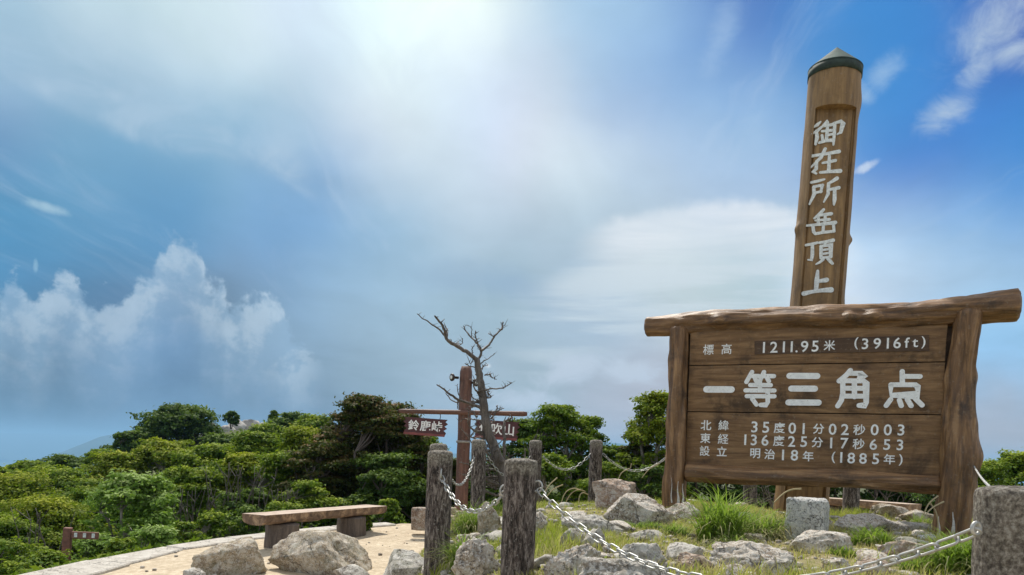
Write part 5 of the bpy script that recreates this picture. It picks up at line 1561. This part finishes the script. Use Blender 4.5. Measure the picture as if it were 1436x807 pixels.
# ------------------------------------------------------------------ grass
def blades(P, Lb, Wb, lean, tint, name, seg=3, droop=1.0):
    """curved blades: base P (n,3), length, width, lean angle, random heading"""
    n = len(P); h = NP.uniform(0, 2 * math.pi, n); dirx = np.stack([np.cos(h), np.sin(h), np.zeros(n)], -1); sdx = np.stack([-np.sin(h), np.cos(h), np.zeros(n)], -1)
    rows = []
    pos = P.copy(); ang = lean.copy()
    rows.append((pos - sdx * Wb[:, None] / 2, pos + sdx * Wb[:, None] / 2))
    for k in range(1, seg + 1):
        stepv = dirx * np.sin(ang)[:, None] + np.array([0, 0, 1.0]) * np.cos(ang)[:, None]
        pos = pos + stepv * (Lb / seg)[:, None]
        wv = Wb * (1 - k / seg) ** 0.7 + 0.0004
        rows.append((pos - sdx * wv[:, None] / 2, pos + sdx * wv[:, None] / 2))
        ang = ang + droop * NP.uniform(0.15, 0.55, n)
    V = np.stack([x for r_ in rows for x in r_], 1).reshape(-1, 3)
    m_ = 2 * (seg + 1); o = np.arange(n)[:, None] * m_
    Q = np.concatenate([np.concatenate([o + 2 * k, o + 2 * k + 1, o + 2 * k + 3, o + 2 * k + 2], 1) for k in range(seg)], 0)
    me = mesh_np(name, V, Q, True)
    a = me.attributes.new('tint', 'FLOAT', 'POINT'); a.data.foreach_set('value', np.repeat(tint, m_).astype(np.float32))
    return me
RK = np.array([(a, b_, c, d) for a, b_, c, d in ROCKS if b_ < 12])
def off_rocks(x, y, k=0.95):
    ok = np.ones(len(x), bool)
    for (rx, ry, a, b_) in RK: ok &= ((x - rx) / (a * k)) ** 2 + ((y - ry) / (b_ * k)) ** 2 > 1
    return ok
def mound_grass():
    n = 330000
    D = NP.uniform(1.5, 11, n); ang = NP.uniform(-0.15, 0.72, n)
    X_ = D * ang; Y_ = D
    keep = NP.random(n) < np.clip(D / 8, 0.15, 1)
    dm = sdf(MOUND, X_, Y_)
    den = 0.55 + 0.6 * wave(X_, Y_, 55, 1.8) + 0.3 * wave(X_, Y_, 56, 6.0)
    edge = sm(-np.abs(dm + 0.1), -0.5, 0)
    keep &= (dm < 0.35) & (NP.random(n) < np.clip(den + 0.5 * edge, 0.06, 1)) & off_rocks(X_, Y_)
    X_, Y_ = X_[keep], Y_[keep]
    P = np.stack([X_, Y_, ground(X_, Y_) - 0.01], -1); m_ = len(P)
    cl = np.clip(0.6 + 0.7 * wave(X_, Y_, 57, 2.5), 0.3, 1.5)
    tint = np.clip(0.52 + 0.65 * wave(X_, Y_, 58, 1.6) + NP.normal(size=m_) * 0.28, 0, 1)
    me = blades(P, NP.uniform(0.03, 0.15, m_) * cl, NP.uniform(0.003, 0.0085, m_), np.abs(NP.normal(size=m_)) * 0.35, tint, "grass")
    setp(obj("grass", me, M_grass), "short green and straw coloured grass over the rocky mound", "grass", kind='stuff')
mound_grass()
def tuft(px, py, wpx, hpx, n, label, dry=0.25, D=None, droop=1.0, mt=None, seed=0, wid=1.0, group="grass tufts on the mound"):
    p = hit(px, py) if D is None else at(px, py, D)
    a = wpx / 2 / F * p.y; Hh = hpx / F * p.y
    th = NP.uniform(0, 6.28, n); q = NP.uniform(0, 1, n) ** 0.7 * a * 0.75
    P = np.stack([q * np.cos(th), q * np.sin(th) * 0.7, np.zeros(n) - 0.01], -1)
    P[:, 2] += ground(P[:, 0] + p.x, P[:, 1] + p.y) - p.z
    L = Hh * NP.uniform(0.45, 1.12, n) * (1.05 - 0.35 * q / max(a, 1e-6))
    t_ = np.where(NP.random(n) < dry, NP.uniform(0.7, 1, n), NP.uniform(0, 0.25, n))
    me = blades(P, L, NP.uniform(0.004, 0.0095, n) * wid, np.abs(NP.normal(size=n)) * 0.3 + np.where(t_ > 0.6, 0.4, 0), t_, "blades", 5, droop)
    e = empty("grass_tuft", p, label, "grass tuft", group)
    obj("blades", me, mt or M_tuft, e)
    return e
tuft(1010, 756, 84, 108, 480, "tall bright green grass tuft in front of the board left of the stone marker", 0.1, wid=1.7)
tuft(1062, 758, 84, 78, 620, "drier mixed grass clump between the tall green tuft and the stone marker", 0.55, wid=1.5)
tuft(1026, 764, 110, 46, 260, "drooping straw coloured blades at the foot of the tall green tuft", 0.9, droop=1.8, wid=1.6)
tuft(1100, 742, 36, 34, 250, "grass against the left side of the stone marker", 0.3)
tuft(1350, 806, 110, 100, 620, "lush grass at the foot of the nearest post", 0.1, wid=1.4)
tuft(1222, 764, 84, 44, 420, "short bright grass between the stone marker and the board's right post", 0.2, wid=1.5)
tuft(1185, 778, 60, 24, 350, "low green grass right of the wide flat rock", 0.15)
tuft(660, 745, 66, 64, 500, "shaggy grass on the left edge of the mound between the front posts", 0.35)
tuft(648, 795, 44, 80, 420, "long grass at the right foot of the left front post", 0.3)
tuft(690, 722, 50, 36, 300, "grass around the mossy upright stone", 0.3)
tuft(800, 700, 60, 30, 350, "grass below the chain left of the brown angular rock", 0.25)
tuft(948, 752, 50, 30, 400, "bright grass between the granite block and the tall tuft", 0.15)
tuft(915, 742, 60, 20, 320, "short grass below the granite block", 0.15)
tuft(880, 738, 80, 16, 300, "thin grass along the foot of the granite block", 0.3)
tuft(1290, 735, 40, 24, 200, "sparse grass left of the board's right post foot", 0.4)
tuft(840, 800, 50, 40, 260, "dry yellow grass between the brown rock and the grey boulder", 0.9, droop=1.5)
tuft(560, 712, 50, 18, 260, "small green grass patch at the path edge right of the bench", 0.1, group="grass by the path")
tuft(1290, 800, 70, 36, 500, "bright grass below the right chain", 0.12)
# long dry seed stems
def stems(lst, label, D0):
    e = empty("dry_grass", at(*lst[0][0], D0), label, "dry grass")
    b = MB()
    for pts in lst:
        P = [at(x, y, D0) - e.location + Vector((0, 0.03 * i, 0)) for i, (x, y) in enumerate(pts)]
        for _ in range(2):
            Q = [P[0]]
            for i in range(len(P) - 1): Q += [P[i] * 0.75 + P[i + 1] * 0.25, P[i] * 0.25 + P[i + 1] * 0.75]
            Q.append(P[-1]); P = Q
        b.tube(P, [0.004 + 0.0035 * (i / len(P)) for i in range(len(P))], 5)
    obj("stems", b.mesh("stems"), M_straw, e)
stems([[(785, 712), (792, 690), (805, 684), (816, 688)], [(790, 712), (800, 692), (812, 686), (822, 690)], [(812, 712), (812, 696), (818, 690), (826, 694)], [(760, 700), (768, 682), (782, 670)], [(764, 700), (775, 686), (790, 680)]],
      "arching dry seed stems behind the middle front post", 7.4)
stems([[(1085, 705), (1100, 692), (1115, 686), (1130, 686)], [(1030, 760), (1040, 742), (1052, 745), (1062, 758)], [(990, 765), (998, 748), (1010, 742)], [(1108, 738), (1114, 760), (1118, 775)]],
      "long straw stems hanging around the grass clump by the stone marker", 5.2)
stems([[(1295, 722), (1305, 706), (1322, 696)], [(1298, 722), (1310, 712), (1330, 704)], [(1316, 748), (1318, 720), (1310, 705)]], "thin straw stems in front of the board's right post", 5.4)
stems([[(900, 670), (912, 656), (926, 650)], [(867, 672), (872, 662), (884, 657)], [(884, 657), (886, 650)]], "pale forked twig by the chain left of the board", 8.6)

# scattered pebbles on the sand and the mound
def pebbles():
    bm_ = rock_mesh(900, 1, (1, 1, 0.7), 0.3, 0.1, 3)
    V0 = np.array([v.co[:] for v in bm_.vertices]); Q0 = np.array([p.vertices[:] for p in bm_.polygons])
    n = 9000; D = NP.uniform(2.5, 13, n); ang = NP.uniform(-0.6, 0.7, n); X_ = D * ang; Y_ = D
    ok = (sdf(PLAT, X_, Y_) < -0.3) & (NP.random(n) < np.where(sdf(MOUND, X_, Y_) < 0.1, 1.0, 0.12)); X_, Y_ = X_[ok], Y_[ok]; n = len(X_)
    s_ = NP.uniform(0.012, 0.06, n) * NP.uniform(0.3, 1, n); th = NP.uniform(0, 6.28, n)
    c, sn = np.cos(th), np.sin(th)
    V = V0[None] * s_[:, None, None]
    Vx = V[..., 0] * c[:, None] - V[..., 1] * sn[:, None] + X_[:, None]; Vy = V[..., 0] * sn[:, None] + V[..., 1] * c[:, None] + Y_[:, None]
    Vz = V[..., 2] + ground(X_, Y_)[:, None] - s_[:, None] * 0.15
    VV = np.stack([Vx, Vy, Vz], -1).reshape(-1, 3)
    Q = (Q0[None] + (np.arange(n) * len(V0))[:, None, None]).reshape(-1, 3)
    setp(obj("gravel", mesh_np("gravel", VV, Q, True), M_granite), "loose pebbles scattered over the sandy path and mound", "gravel", kind='stuff')
pebbles()

# broken stones half sunk all over the mound
def rubble():
    protos = [rock_mesh(950 + k, 3, (1, 0.8, 0.6), 0.55, 0.12, 8) for k in range(6)]
    for m_, lb, sd in ((M_granite, "pale broken stones half sunk in the grass of the mound", 1), (M_grey, "grey broken stones half sunk in the grass of the mound", 2)):
        r = np.random.default_rng(sd); VV = []; QQ = []; nv = 0
        for i in range(120):
            D = r.uniform(2.6, 9.5); x = D * r.uniform(-0.12, 0.68); y = D
            if float(sdf(MOUND, x, y)) > 0.15: continue
            s_ = r.uniform(0.05, 0.2) * r.uniform(0.5, 1)
            if r.random() < 0.25: s_ *= 1.5
            if not off_rocks(np.array([x]), np.array([y]), 0.8)[0]: continue
            me = protos[i % 6]; V = np.array([v.co[:] for v in me.vertices]) * s_ * np.array([1, r.uniform(.7, 1.2), r.uniform(.5, 1)]); a = r.uniform(0, 6.28)
            c, sn = math.cos(a), math.sin(a)
            V = np.stack([V[:, 0] * c - V[:, 1] * sn + x, V[:, 0] * sn + V[:, 1] * c + y, V[:, 2] + gz(x, y) - s_ * r.uniform(0.12, 0.3)], -1)
            VV.append(V); QQ.append(np.array([p.vertices[:] for p in me.polygons]) + nv); nv += len(V)
        setp(obj("rubble", mesh_np("rubble", np.concatenate(VV), np.concatenate(QQ), True), m_), lb, "rubble", kind='stuff')
rubble()

# ------------------------------------------------------------------ haze
hz = MB(); hz.box(-62000, 62000, -62000, 62000, -302.0, 150.0)
hm = bpy.data.materials.new("air"); hm.use_nodes = True; hm.node_tree.nodes.clear()
ho = hm.node_tree.nodes.new('ShaderNodeOutputMaterial'); hv = hm.node_tree.nodes.new('ShaderNodeVolumePrincipled')
hv.inputs['Color'].default_value = (0.34, 0.64, 0.95, 1); hv.inputs['Density'].default_value = 0.0002; hv.inputs['Anisotropy'].default_value = 0.0
hm.node_tree.links.new(hv.outputs[0], ho.inputs['Volume'])
hzm = hz.mesh("haze", False); _b = bmesh.new(); _b.from_mesh(hzm); bmesh.ops.recalc_face_normals(_b, faces=_b.faces); _b.to_mesh(hzm); _b.free()
h_ = obj("haze", hzm, hm); h_['kind'] = 'stuff'; h_['label'] = "thin blue air haze over the far mountains"
